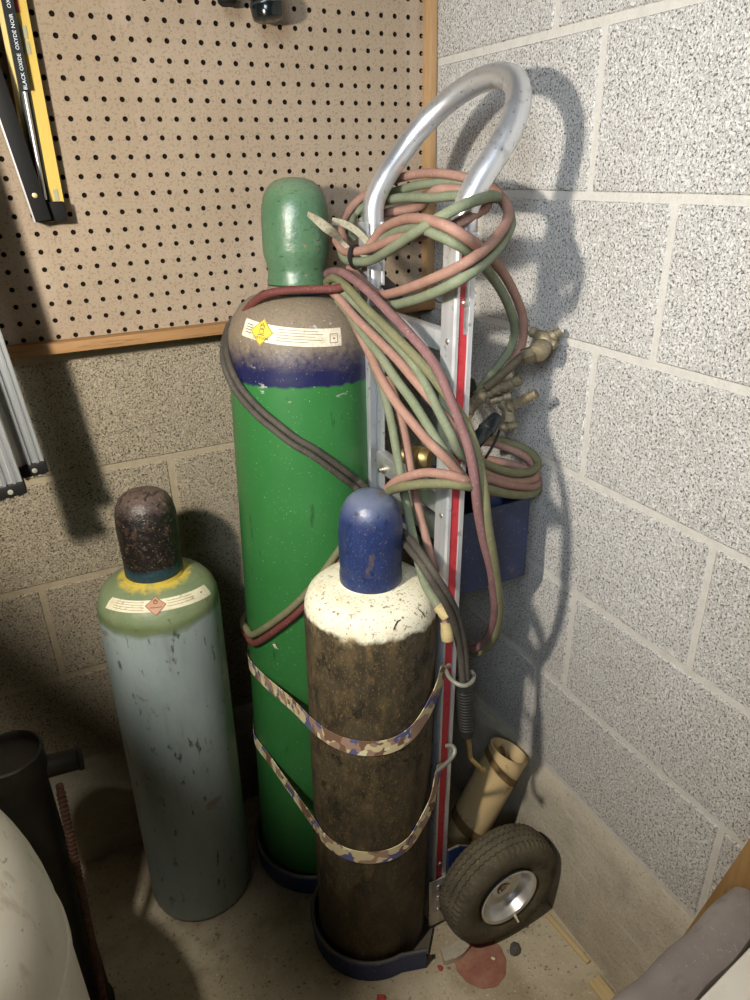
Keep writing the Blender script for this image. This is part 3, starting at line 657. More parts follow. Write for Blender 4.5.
GP = [(0, .0235), (.100, .0235), (.112, .027), (.1175, .037), (.1175, 1.060), (.1168, 1.082), (.1135, 1.104), (.106, 1.124), (.094, 1.141), (.078, 1.153), (.060, 1.160), (.0485, 1.163), (.0475, 1.171), (0, 1.171)]
GC = [(.046, 1.172), (.0478, 1.1735), (.0478, 1.180), (.0462, 1.184), (.0462, 1.197), (.0480, 1.206), (.0515, 1.216), (.0525, 1.226), (.0525, 1.272), (.0515, 1.286), (.0475, 1.304), (.0405, 1.316), (.030, 1.3245), (.017, 1.3285), (0, 1.330)]
CG = 'gas cylinders in the corner'
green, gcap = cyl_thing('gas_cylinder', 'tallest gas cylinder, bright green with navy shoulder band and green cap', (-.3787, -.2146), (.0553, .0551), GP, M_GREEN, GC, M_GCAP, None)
vent(gcap, GC, math.radians(-72), 1.249, .0052, .011); vent(gcap, GC, math.radians(-71), 1.226, .0042, .0062)
bm = bmesh.new(); lathe(bm, [(.0615, 1.1585), (.0625, 1.1600), (.058, 1.1622), (.0565, 1.1608)], 64); mobj('neck_ring', bm, M_NAVY, green)
D = Decal(GP, math.radians(-119), 1.105, math.radians(-5))
bm = bmesh.new()
D.grid(bm, -.083, .083, -.0135, .0135, .0006, 30, 6, 0, .004)
for k, (a, b) in enumerate([(-.018, .045), (-.018, .052), (-.018, .040), (-.018, .050), (-.018, .030)]):
    D.ribbon(bm, [(a, .009-k*.0042), (b, .009-k*.0042+.001)], .0011, .0010, 1)
for k in range(4): D.ribbon(bm, [(-.076, .010-k*.004), (-.062, .009-k*.004)], .0012, .0010, 2)
D.ribbon(bm, [(.063, -.006), (.076, -.005), (.076, .008), (.063, .007)], .0011, .0010, 3, True)
D.ribbon(bm, [(.0675, .001), (.0715, .0013)], .0022, .0010, 3)
lab = mobj('paper_label', bm, [M_PAPER, M_INKF, M_INK, M_INKR], green); lab['label'] = 'worn white paper label'
bm = bmesh.new()
D.diamond(bm, -.044, .0015, .0205, .0012, 8, 0)
D.ribbon(bm, [(-.044+a*.019, .0015+b*.019) for a, b in ((0, 1), (1, 0), (0, -1), (-1, 0))], .0007, .0016, 1, True)
D.ribbon(bm, [(-.044+.0042*math.cos(k*PI/6), .0025+.0042*math.sin(k*PI/6)) for k in range(12)], .0009, .0016, 1, True)
D.ribbon(bm, [(-.044+a*.013, .0085+b*.013) for a, b in FLAME], .0009, .0016, 1, True)
D.text(bm, 'OXYGEN', -.044, -.0075, .0062, .0016, 1)
D.ribbon(bm, [(-.050, -.003), (-.038, -.003)], .0012, .0016, 1)
sk = mobj('hazard_diamond', bm, [M_YD, M_INK], green); sk['label'] = 'yellow diamond sticker with flame over circle'

BP = [(0, .0150), (.090, .0150), (.098, .019), (.1018, .029), (.1018, .728), (.1003, .745), (.095, .760), (.084, .770), (.068, .7755), (.052, .778), (.047, .779), (.046, .783), (0, .783)]
BC = [(.0445, .785), (.0465, .7865), (.0468, .800), (.0455, .806), (.0458, .812), (.0470, .84), (.0472, .868), (.0462, .886), (.0425, .904), (.0355, .919), (.026, .928), (.013, .9325), (0, .9335)]
BC = [(r, .7795+(z-.785)*.965) for r, z in BC]
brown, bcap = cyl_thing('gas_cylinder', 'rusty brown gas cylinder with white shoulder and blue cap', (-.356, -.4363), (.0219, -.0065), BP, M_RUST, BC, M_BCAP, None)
vent(bcap, BC, math.radians(-158), .872, .0042, .0095); vent(bcap, BC, math.radians(-157), .852, .0034, .0035)
# curl of dried tape on the white shoulder
bm = bmesh.new(); DB = Decal(BP, math.radians(-95), .757)
tube(bm, [DB.P(.008+.012*math.cos(a), -.006+.012*math.sin(a), .0012) for a in [PI*.5+k*.14 for k in range(11)]], .0008, 6)
mobj('scratch_curl', bm, M_IRON, brown); bm = bmesh.new(); tube(bm, [DB.P(.045+.0008*k, .010-.0022*k, .001) for k in range(8)], .0007, 6)
mobj('scratch_curl', bm, M_IRON, brown)

YP = [(0, .001), (.088, .001), (.096, .006), (.0989, .016), (.0989, .678), (.0975, .696), (.0925, .712), (.083, .7235), (.069, .7325), (.056, .7375), (.0475, .7395), (.0465, .746), (0, .746)]
YC = [(.0445, .7485), (.0462, .750), (.0465, .764), (.0458, .772), (.0468, .80), (.0478, .835), (.0470, .858), (.0440, .874), (.038, .886), (.029, .894), (.016, .8985), (0, .900)]
YC = [(r, .7425+(z-.7485)*.965) for r, z in YC]
grey, ycap = cyl_thing('gas_cylinder', 'pale grey gas cylinder with sage shoulder and rusty black cap, standing by itself at left', (-.6258, -.1901), (.0168, -.0017), YP, M_GREYC, YC, M_KCAP, None)
bm = bmesh.new()
D = Decal(YP, math.radians(-101), .7245, math.radians(-2.5))
D.grid(bm, -.084, .092, -.009, .011, .0006, 30, 5, 0, -.009)
for k in range(4): D.ribbon(bm, [(-.070, .001-k*.0038), (-.045, .0045-k*.0040), (-.020, .0065-k*.0042)], .0008, .0010, 1)
for k in range(3): D.ribbon(bm, [(.018, .006-k*.0045), (.042, .0045-k*.0043), (.060, .0025-k*.0042)], .0008, .0010, 1)
D.ribbon(bm, [(.074, -.004), (.078, -.0035)], .003, .0010, 1)
lab = mobj('paper_label', bm, [M_AGED, M_INKF], grey); lab['label'] = 'torn cream paper label'
bm = bmesh.new()
D.diamond(bm, -.001, .001, .0165, .0012, 8, 0)
D.ribbon(bm, [(-.001+a*.0155, .001+b*.0155) for a, b in ((0, 1), (1, 0), (0, -1), (-1, 0))], .0009, .0016, 1, True)
D.ribbon(bm, [(-.001+a*.010, .0065+b*.010) for a, b in FLAME], .0016, .0016, 1, True)
D.ribbon(bm, [(-.010, -.0025), (.008, -.0025)], .0013, .0016, 1)
sk = mobj('hazard_diamond', bm, [M_FD, M_INKR], grey); sk['label'] = 'faded orange diamond sticker with flame'

# ------------------------------------------------------------------ hand truck
truck = thing('hand_truck', 'aluminium and blue two-wheeled cylinder hand truck with looped handle', 'hand truck', (0, 0, 0))
LEAN = .0176
def lx(x, z): return x+LEAN*z
def rail(y0, y1, out):
    """channel rail; `out` = +1/-1 is the side of the outer face in y"""
    bm = bmesh.new()
    x0, x1 = -.2600, -.2305
    z0, z1 = .075, 1.262
    yo, yi = (y0, y1) if out < 0 else (y1, y0)
    s = 1 if yi > yo else -1
    # channel: outer web recessed between two ridges, flange to the front and back
    pr_ = [(x0, yi), (x0, yo+s*.004), (x0+.002, yo), (x0+.0060, yo), (x0+.0072, yo+s*.003), (x1-.0098, yo+s*.003), (x1-.0086, yo), (x1-.002, yo), (x1, yo+s*.004), (x1, yi), (x1-.003, yi), (x1-.003, yo+s*.007), (x0+.003, yo+s*.007), (x0+.003, yi)]
    a = [bm.verts.new((lx(x, z0), y, z0)) for x, y in pr_]; b = [bm.verts.new((lx(x, z1), y, z1)) for x, y in pr_]
    n = len(pr_)
    for k in range(n): bm.faces.new((a[k], a[(k+1) % n], b[(k+1) % n], b[k]))
    for ring in (a, b):
        f = bm.faces.new(ring); bmesh.ops.triangulate(bm, faces=[f])
    r = mobj('rail', bm, M_ALU, truck, angle=25)
    bm = bmesh.new()
    xa, xb, zz0, zz1 = x0+.0074, x1-.0100, .10, 1.245
    ya, yb = sorted((yo+s*.0029, yo+s*.0016))
    v = [bm.verts.new((lx(x, z), y, z)) for x in (xa, xb) for y in (ya, yb) for z in (zz0, zz1)]
    for f in [(0, 1, 3, 2), (4, 6, 7, 5), (0, 4, 5, 1), (2, 3, 7, 6), (0, 2, 6, 4), (1, 5, 7, 3)]: bm.faces.new([v[i] for i in f])
    st = mobj('stripe', bm, M_STRIPE, r, smooth=False); st['label'] = 'red plastic stripe'
    for z in (1.18, 1.232, .62, .17):
        bm = bmesh.new()
        xc = lx((xa+xb)/2, z)
        turned(bm, (xc, yo+s*.0016, z), (xc, yo-s*.0028, z), [(.0046, 0), (.0046, .45), (.0032, .85), (0, 1)], 12)
        mobj('screw', bm, M_ZINC, r)
    for z in (1.195, 1.13, .88):
        bm = bmesh.new()
        turned(bm, (lx(x0, z)+.001, (yo+yi)/2, z), (lx(x0, z)-.0022, (yo+yi)/2, z), [(.0042, 0), (.0040, .5), (.002, .9), (0, 1)], 12)
        mobj('rivet', bm, M_ZINC, r)
    return r
YR0, YR1, YL0, YL1 = -.5015, -.4685, -.2545, -.2215
rail(YR0, YR1, -1); rail(YL0, YL1, 1)
# looped handle tube
bm = bmesh.new()
yA, yB = (YL0+YL1)/2, (YR0+YR1)/2
HX = lx(-.2405, 1.2)
hr = (yA-yB)/2; yc = (yA+yB)/2
pts = []
for z in (1.14, 1.20, 1.255): pts.append((HX+LEAN*(z-1.2), yA, z))
U = Vector((.64, 0, .77)).normalized()
B0 = Vector((HX+.0035, yc, 1.300))
pts.append(B0+Vector((-.002, hr, -.012)))
for d in (.025, .055): pts.append(B0+U*d+Vector((0, hr, 0)))
for k in range(1, 12):
    a = PI*k/12
    pts.append(B0+U*(.062+hr*math.sin(a)*1.0)+Vector((0, hr*math.cos(a), 0)))
for d in (.055, .025): pts.append(B0+U*d-Vector((0, hr, 0)))
pts.append(B0+Vector((-.002, -hr, -.012)))
for z in (1.255, 1.20, 1.14): pts.append((HX+LEAN*(z-1.2), yB, z))
tube(bm, relax(catmull(pts, 6), 4), .0160, 24)
h = mobj('handle', bm, M_TUBE, truck); h['label'] = 'polished tubular loop handle'
# cross bars
def crossbar(z, hgt, m=M_DULL):
    bm = bmesh.new(); x = lx(-.2405, z)
    box(bm, x-.006, x+.0125, YR1-.002, YL0+.002, z-hgt/2, z+hgt/2, .002)
    return mobj('cross_bar', bm, m, truck, angle=30)
crossbar(1.122, .028, M_ALU); crossbar(.882, .034); crossbar(.42, .03); crossbar(.13, .03)
bm = bmesh.new(); x = lx(-.2465, .882)
turned(bm, (x, -.285, .878), (x-.012, -.285, .878), [(.007, 0), (.007, .5), (.004, .55), (.004, 1), (0, 1.01)], 12); mobj('bolt', bm, M_ZINC, truck)
# base plate with scalloped, rolled front lip
gb, bb = Vector((-.3787+.001, -.2146)), Vector((-.356, -.4363))
rg, rb = .1255, .1105
def arc(c, r, a0, a1, n): return [(c.x+r*math.cos(math.radians(a0+(a1-a0)*k/n)), c.y+r*math.sin(math.radians(a0+(a1-a0)*k/n))) for k in range(n+1)]
A_b = arc(bb, rb, -88, -241, 32)
A_g = arc(gb, rg, -105, -262, 34)
path2 = [(-.3065, -.5605)]+A_b
cusp = ((A_b[-1][0]+A_g[0][0])/2, (A_b[-1][1]+A_g[0][1])/2)
path = [(-.262, -.510)]+path2+A_g+[(-.30, -.088), (-.262, -.086)]
bm = bmesh.new()
lo = [bm.verts.new((x, y, .002)) for x, y in path]; up_ = [bm.verts.new((x, y, .012)) for x, y in path]
for k in range(len(path)):
    q = (k+1) % len(path); bm.faces.new((lo[k], lo[q], up_[q], up_[k]))
for ring in (lo, up_):
    f = bm.faces.new(ring); bmesh.ops.triangulate(bm, faces=[f])
bp = mobj('base_plate', bm, M_TBLUE, truck, angle=30)
for arcp in (path2, A_g+[(-.30, -.088), (-.262, -.086)]):
    bm = bmesh.new()
    sweep(bm, [(x, y, .006) for x, y in arcp], [(-.004, -.0028), (.040, -.0028), (.043, -.0060), (.0455, -.0040), (.046, .0), (.044, .0028), (.040, .0034), (-.004, .0034)], up=(0, 0, 1), hold=True)
    mobj('front_lip', bm, M_TBLUE, bp, angle=40)
# foot brackets and wheel plates
for y0, y1, ys in ((YR0, YR1, -1), (YL0, YL1, 1)):
    bm = bmesh.new()
    yo = y0-.0045 if ys < 0 else y1+.0005
    box(bm, -.268, -.222, yo, yo+.004, .012, .135, .0015)
    fb = mobj('foot_bracket', bm, M_DULL, truck, angle=30)
    for z in (.05, .085, .115):
        bm = bmesh.new(); yb_ = yo if ys < 0 else yo+.004
        turned(bm, (-.247, yb_, z), (-.247, yb_+ys*.004, z), [(.0058, 0), (.0058, .5), (.004, .9), (0, 1)], 12); mobj('bolt', bm, M_ZINC, fb)
    bm = bmesh.new()
    yp = yo if ys < 0 else yo
    pl = [(-.228, .02), (-.228, .20), (-.205, .20), (-.135, .155), (-.125, .13), (-.135, .105), (-.20, .02)]
    a = [bm.verts.new((x, yo-.0003 if ys < 0 else yo+.0003, z)) for x, z in pl]; b = [bm.verts.new((x, yo+.0042, z)) for x, z in pl]
    for k in range(len(pl)): bm.faces.new((a[k], a[(k+1) % len(pl)], b[(k+1) % len(pl)], b[k]))
    bm.faces.new(a); bm.faces.new(b[::-1])
    mobj('axle_plate', bm, M_TBLUE, truck, smooth=False)
WC = Vector((WHEEL_X, 0, WHEEL_R)); 
def wheel(yin, yout):
    s = 1 if yout > yin else -1
    W = abs(yout-yin); R_ = WHEEL_R
    wt = bpy.data.objects.new('wheel', None); wt.empty_display_size = .05; link(wt, truck)
    wt.location = (WHEEL_X, (yin+yout)/2, WHEEL_R); wt.rotation_euler = (PI/2*(1 if s < 0 else -1)+WHEEL_TILT*(1 if s < 0 else -1), 0, WHEEL_YAW)
    # local z = outwards
    h = W/2
    bm = bmesh.new()
    n = 120
    side = [(.056, .55), (.062, .72), (.074, .92), (R_*.72, 1.0), (R_*.83, .97), (R_*.905, .88), (R_*.945, .78)]
    prof = [(r, -h*z) for r, z in side]
    groove = [-.50, -.17, .17, .50]
    zs = [-.70]
    for g in groove: zs += [g-.05, g-.028, g+.028, g+.05]
    zs += [.70]
    for z in zs:
        ingr = any(abs(z-g) < .04 for g in groove)
        prof.append((R_*(1.0-.075*z*z)-(.0028 if ingr else 0), z*h))
    prof += [(r, h*z) for r, z in side[::-1]]
    rings = []
    for i, (r, z) in enumerate(prof):
        row = []
        for k in range(n):
            rr, zz = r, z
            shoulder = R_*.89 < r < R_*.975 and abs(z) > .69*h
            if shoulder and k % 2 == 0: rr -= .0022
            tr = abs(z) < .60*h and r > R_*.93
            zz = z+(.0016*(1 if (k % 2) else -1) if tr else 0)
            row.append(bm.verts.new((rr*math.cos(2*PI*k/n), rr*math.sin(2*PI*k/n), zz)))
        rings.append(row)
    for a, b in zip(rings, rings[1:]):
        for k in range(n): bm.faces.new((a[k], a[(k+1) % n], b[(k+1) % n], b[k]))
    mobj('tyre', bm, M_TYRE, wt, angle=28)
    bm = bmesh.new()
    lathe(bm, [(.052, -h*.5), (.058, -h*.52), (.058, -h*.4), (.050, -h*.3), (.050, h*.30), (.053, h*.44), (.0600, h*.82), (.0615, h*.90), (.0600, h*.94), (.0555, h*.86), (.0500, h*.40), (.0460, h*.18), (.040, h*.10), (.024, h*.12), (.022, h*.30), (.0125, h*.32), (.0125, h*.12), (0, h*.12)], 48)
    rm = mobj('rim', bm, M_RIM, wt, angle=35)
    bm = bmesh.new()
    tube(bm, [(.010, 0, h*.05), (.010, 0, h*.42)], .0075, 12); turned(bm, (0, 0, h*.1), (0, 0, h*.5), [(.0105, 0), (.0105, .7), (.006, .72), (.006, 1), (0, 1.01)], 6)
    mobj('axle_nut', bm, M_ZINC, rm)
    bm = bmesh.new(); va = math.radians(VALVE_A)
    ca, sa = math.cos(va), math.sin(va)
    turned(bm, (.058*ca, .058*sa, h*.85), (.070*ca, .070*sa, h*1.16), [(.0028, 0), (.0028, .5), (.0020, .55), (.0020, 1), (0, 1.01)], 10)
    mobj('valve_stem', bm, M_CHIP, wt)
    return wt
wheel(-.5175, -.5175-WHEEL_W); wheel(-.2045, -.2045+WHEEL_W)
bm = bmesh.new()
tube(bm, [(WHEEL_X, -.5115-WHEEL_W*.45, WHEEL_R), (WHEEL_X, -.496, WHEEL_R)], .008, 12)
mobj('axle', bm, M_ZINC, truck)
bm = bmesh.new(); tube(bm, [(WHEEL_X, -.222, WHEEL_R), (WHEEL_X, -.2045+WHEEL_W*.45, WHEEL_R)], .008, 12)
mobj('axle', bm, M_ZINC, truck)
# blue tool box bolted behind the rails
bm = bmesh.new()
tb = [(-.193, .846), (-.193, .700), (-.055, .712), (-.055, .852)]
x0, x1, z0, z1, t = -.192, -.056, .708, .852, .003
box(bm, x0, x1, -.453, -.450, z0, z1, .0012); box(bm, x0, x1, -.262, -.259, z0, z1, .0012)
box(bm, x0, x0+t, -.4498, -.2622, z0, z1); box(bm, x1-t, x1, -.4498, -.2622, z0, z1)
box(bm, x0, x1, -.4498, -.2622, z0, z0+t)
tbx = mobj('tool_box', bm, M_TRAY, truck, smooth=False); tbx['label'] = 'blue steel tool tray behind the rails'
bm = bmesh.new(); box(bm, -.2275+.0145, x0-.0002, -.452, -.264, .735, .765, .001); box(bm, -.2275+.0145, x0-.0002, -.452, -.264, .80, .83, .001); mobj('tray_bracket', bm, M_DULL, truck)
# steel hooks on the right rail
for nm in ('hook_up', 'hook_low'):
    bm = bmesh.new(); tube(bm, catmull(P_[nm], 6), .0036, 10)
    mobj('hook', bm, M_PALE, truck)

# ------------------------------------------------------------------ straps
def strap(label, pts, w, th=.0012):
    bm = bmesh.new()
    P = relax(catmull(pts, 10), 2)
    sweep(bm, P, [(-w/2, -th/2), (w/2, -th/2), (w/2, th/2), (-w/2, th/2)], up=(0, 0, 1), hold=True)
    o = mobj('strap', bm, M_CAMO, smooth=True, angle=30)
    return tag(o, label, 'strap', 'camouflage straps round the cylinders')
def ga(z, deg, off=.0022):
    c = Vector((-.3787+.0553*z, -.2146+.0551*z)); r = .1175+off
    return (c.x+r*math.cos(math.radians(deg)), c.y+r*math.sin(math.radians(deg)), z)
def ba(z, deg, off=.0022):
    c = Vector((-.356+.0219*z, -.4363-.0065*z)); r = .1018+off
    return (c.x+r*math.cos(math.radians(deg)), c.y+r*math.sin(math.radians(deg)), z)
strap('upper of two camouflage webbing straps round the green and brown cylinders',
      [ga(.50, 70), ga(.495, 95), ga(.49, 120), ga(.488, 145), ga(.488, 168), ga(.490, 181), (-.4665, -.25, .500), (-.460, -.31, .514), (-.4535, -.37, .528), ba(.540, 178), ba(.5465, 190), ba(.548, 205), ba(.547, 220), ba(.546, 235), ba(.5455, 250), ba(.548, 265), ba(.556, 280), ba(.570, 295), (-.274, -.5235, .592), (-.2545, -.5105, .614), (-.2455, -.5055, .628)], .028)
strap('lower of two camouflage webbing straps round the green and brown cylinders',
      [ga(.33, 70), ga(.325, 95), ga(.32, 120), ga(.317, 145), ga(.315, 168), ga(.314, 181), (-.4735, -.25, .314), (-.467, -.31, .314), (-.4605, -.37, .314), ba(.3145, 179), ba(.313, 190), ba(.312, 205), ba(.311, 220), ba(.3105, 235), ba(.3105, 250), ba(.312, 265), ba(.318, 280), ba(.334, 295), (-.279, -.5245, .364), (-.2605, -.5125, .402), (-.2500, -.5058, .425)], .027)

# ------------------------------------------------------------------ hoses
HRAD = .0066
def hose_mesh(name, key, mat, parent=None, r=HRAD, ends=True):
    bm = bmesh.new()
    P = relax(catmull(P_[key], 8), 3)
    tube(bm, P, r, 12)
    return mobj(name, bm, mat, parent)
def twin(label, items, group='welding hoses'):
    a = Vector(P_[items[0][1]][0])
    t = thing('twin_hose', label, 'hose', (0, 0, 0), None, None)
    for nm, key, mat in items: hose_mesh(nm, key, mat, t)
    return t
R_, G_ = 'red_line', 'green_line'
twin('red and green twin hose in a wide ring round the handle legs', [(R_, 'ringA_red', M_HR), (G_, 'ringA_green', M_HG)])
ringB = twin('twin hose knotted by the green cap, its green line crossing in front of the handle', [(R_, 'ringB_red', M_HR), (G_, 'ringB_green', M_HG)])
twin('twin hose arching over the rail top down to the brass valves', [(R_, 'arc_red', M_HR), (G_, 'arc_green', M_HG)])
twin('long maroon and olive twin hose curling below the blue tray', [('maroon_line', 'long_purple', M_HP), (G_, 'long_green', M_HOL)])
twin('middle twin hose of the diagonal bundle between green cylinder neck and rail', [(R_, 'mid_red', M_HR), (G_, 'mid_green', M_HG)])
twin('lowest twin hose of the diagonal bundle, nearest the green cylinder shoulder', [(R_, 'low_red', M_HR), (G_, 'low_green', M_HG)])
twin('twin hose loop wrapped across the front of the rail beside the blue cap', [(R_, 'wrap_red_front', M_HR), (G_, 'wrap_green_front', M_HOL)])
twin('upper small hose loop lying on top of the blue tray by the wall', [(R_, 'wrap_red_top', M_HR), (G_, 'wrap_green_top', M_HOL)])
dr = twin('twin hose hanging straight down left of the rail to two taped ends', [(R_, 'drop_red', M_HR), (G_, 'drop_green', M_HG)])
for key in ('ferrule1', 'ferrule2'):
    bm = bmesh.new(); turned(bm, *P_[key], [(.0072, 0), (.0084, .04), (.0086, .45), (.0094, .5), (.0094, .93), (.0080, 1), (0, 1.001)], 16)
    mobj('taped_end', bm, M_TAN, dr)
bm = bmesh.new(); 
torch = thing('cutting_torch', 'black handled welding torch hanging from the rail hook on dark hoses', 'torch', (0, 0, 0))
hose_mesh('hose', 'dark_a', M_HD, torch, .0054); hose_mesh('hose', 'dark_b', M_HD, torch, .0054)
bm = bmesh.new()
a, m_, b = [Vector(p) for p in P_['torch_handle']]
M, L = along(a, b)
prof = [(0, 0), (.0085, 0), (.0115, .04*L), (.012, .1*L)]
k = 0
for i in range(14):
    z = L*(.16+.05*i); prof += [(.0122, z), (.0134, z+.008*L), (.0134, z+.030*L), (.0122, z+.040*L)]
prof += [(.0118, .92*L), (.0105, .97*L), (.006, L), (0, L)]
lathe(bm, prof, 22, 0, M); mobj('grip', bm, M_KNURL, torch, angle=30)
bm = bmesh.new(); P = catmull(P_['torch_tip'], 6)
tube(bm, P, .0038, 12)
turned(bm, P[-5], Vector(P[-1])+(Vector(P[-1])-Vector(P[-5]))*.35, [(.0042, 0), (.0058, .05), (.0058, .4), (.005, .45), (.0046, .9), (.003, 1), (0, 1.001)], 12)
mobj('tip', bm, M_BRASS, torch)
neck = hose_mesh('hose', 'neck_red', M_HDR, None, .0062); tag(neck, 'dark red hose draped round the neck of the green cylinder', 'hose')
twin('olive and red hose pair slanting round the green cylinder below the blue cap', [(R_, 'low_wrap_red', M_HDR), (G_, 'low_wrap_green', M_HOL)])
# grey rag tied through the cap vent to the hose knot
bm = bmesh.new()
sweep(bm, relax(catmull(P_['rag'], 8), 2), [(-.0065, -.0012), (0, -.0022), (.0065, -.001), (.006, .001), (0, .0006), (-.006, .0012)], up=(0, 0, 1), scale=[.55+.6*math.sin(PI*min(1, k/30)) for k in range(41)])
sweep(bm, relax(catmull(P_['rag2'], 8), 2), [(-.005, -.001), (.005, -.001), (.005, .001), (-.005, .001)], up=(0, 0, 1))
tag(mobj('rag_tie', bm, M_RAG, None, angle=60), 'grey cloth tie running from the green cap vent to the hose knot', 'cloth tie')
bm = bmesh.new(); c = (Vector(P_['ringB_green'][2])+Vector(P_['ringB_red'][2]))/2
dirv = (Vector(P_['ringB_green'][3])-Vector(P_['ringB_green'][2])).normalized()
M = Matrix.Translation(c) @ dirv.to_track_quat('Z', 'Y').to_matrix().to_4x4()
ring = [M @ Vector((.0105*math.cos(2*PI*k/24), .0165*math.sin(2*PI*k/24), 0)) for k in range(24)]
sweep(bm, ring, [(-.0012, -.004), (.0012, -.004), (.0012, .004), (-.0012, .004)], closed=True)
mobj('hose_clamp', bm, M_DARKSTEEL, ringB)
bm = bmesh.new()
sweep(bm, relax(catmull(P_['webbing'], 8), 2), [(-.012, -.001), (.012, -.001), (.012, .001), (-.012, .001)], up=(1, 0, 0))
tag(mobj('webbing_strip', bm, M_DARKSTEEL, None), 'dark webbing strip hanging behind the hose bundle at the handle leg', 'webbing')

# ------------------------------------------------------------------ brass valves by the wall
def hexp(bm, a, b, r): turned(bm, a, b, [(0, 0), (r*.9, 0), (r, .08), (r, .92), (r*.9, 1), (0, 1)], 6)
reg = thing('torch_valve', 'dusty brass torch head sticking up against the right wall, furthest right', 'valve', (0, 0, 0))
bm = bmesh.new(); p = P_['reg_big']
tube(bm, catmull(p, 6), .0065, 16); hexp(bm, p[2], p[3], .0115); mobj('stem', bm, M_OLDB, reg)
bm = bmesh.new(); p = P_['reg_big_head']
turned(bm, p[0], p[1], [(0, 0), (.010, 0), (.014, .12), (.0148, .4), (.0140, .75), (.011, 1), (0, 1)], 20); mobj('valve_knob', bm, M_DBR, reg)
bm = bmesh.new(); p = P_['reg_cross']
turned(bm, p[0], p[3], [(0, 0), (.0075, 0), (.0085, .1), (.0065, .2), (.0095, .35), (.011, .5), (.0095, .68), (.0065, .8), (.008, .9), (.007, 1), (0, 1)], 16)
p = P_['reg_out']; turned(bm, p[0], p[2], [(.009, 0), (.009, .5), (.0065, .55), (.0065, 1), (0, 1)], 14); mobj('cross_fitting', bm, M_DBR, reg)

v1 = thing('hose_valve', 'upper dusty brass valve with ribbed nipple beside the rail', 'valve', (0, 0, 0))
def nipple(bm, p, r):
    P = [Vector(q) for q in p]
    prof = [(0, 0), (r*1.2, 0), (r*1.3, .12), (r*.9, .16)]
    for i in range(4):
        t = .2+i*.16; prof += [(r*.85, t), (r*1.12, t+.10), (r*1.12, t+.12), (r*.85, t+.14)]
    prof += [(r*.95, .86), (r, .9), (r, 1), (r*.55, 1), (r*.5, .9), (0, .9)]
    turned(bm, P[0], P[-1], prof, 18)
bm = bmesh.new(); nipple(bm, P_['nip1'], .0075); mobj('nipple', bm, M_DBR, v1)
bm = bmesh.new(); p = P_['nip1_body']; tube(bm, p, .011, 16); hexp(bm, p[0], Vector(p[0])*1.6-Vector(p[1])*.6, .013); mobj('valve_body', bm, M_DBR, v1)
bm = bmesh.new(); p0 = Vector(P_['nip1_body'][0]); hexp(bm, p0+Vector((-.012, -.004, -.022)), p0+Vector((-.003, 0, -.006)), .0115); mobj('nut', bm, M_BRASS, v1)
bm = bmesh.new(); p0 = Vector(P_['nip1_body'][1]); turned(bm, p0+Vector((-.004, .0, .006)), p0+Vector((-.012, .004, .034)), [(.004, 0), (.004, .4), (.012, .45), (.0125, .9), (.010, 1), (0, 1)], 12); mobj('valve_knob', bm, M_IRON, v1)
v2 = thing('hose_valve', 'lower dusty brass valve with wing key and ribbed nipple, over the blue tray', 'valve', (0, 0, 0))
bm = bmesh.new(); nipple(bm, P_['nip2'], .0068); mobj('nipple', bm, M_DBR, v2)
bm = bmesh.new(); tube(bm, catmull(P_['nip2_body'], 4), .0095, 16); p = P_['nip2_valve']; turned(bm, p[0], p[2], [(0, 0), (.006, 0), (.0075, .1), (.0075, .6), (.010, .65), (.010, 1), (0, 1)], 14); mobj('valve_body', bm, M_DBR, v2)
bm = bmesh.new(); p = P_['key_stem']; turned(bm, p[0], p[1], [(0, 0), (.0085, 0), (.0085, .35), (.011, .4), (.011, .75), (.006, .8), (.006, 1), (0, 1)], 6)
p = P_['key']; turned(bm, p[0], p[2], [(0, 0), (.0045, .02), (.0070, .2), (.0050, .42), (.0078, .5), (.0050, .58), (.0070, .8), (.0045, .98), (0, 1)], 12); mobj('wing_key', bm, M_DBR, v2)
bm = bmesh.new(); tube(bm, catmull(P_['wire'], 6), .0022, 8); mobj('chain', bm, M_IRON, v2)
bm = bmesh.new(); p = P_['black_tube']; turned(bm, p[0], p[2], [(0, 0), (.011, 0), (.012, .05), (.012, .3), (.0135, .32), (.0135, .5), (.012, .52), (.012, .95), (.010, 1), (0, 1)], 18)
tag(mobj('spare_torch', bm, M_CLEAR, None), 'dark ribbed torch handle lying on the blue tray behind the rail', 'torch')
rg_ = thing('gas_regulator', 'bright brass gas regulator showing between the green cylinder and the rail', 'regulator', (0, 0, 0))
bm = bmesh.new(); p = P_['brass1']; turned(bm, p[0], p[2], [(0, 0), (.010, 0), (.013, .06), (.013, .2), (.016, .24), (.0175, .3), (.0175, .62), (.014, .66), (.016, .7), (.016, .88), (.012, 1), (0, 1)], 28); mobj('regulator_body', bm, M_BRASS, rg_)
bm = bmesh.new(); p = P_['brass2']; turned(bm, Vector(p[0])-Vector((0, 0, .02)), Vector(p[0])+Vector((.0, 0, .010)), [(0, 0), (.005, 0), (.005, .5), (.008, .55), (.008, .9), (.005, 1), (0, 1)], 6); mobj('outlet_nut', bm, M_ZINC, rg_)

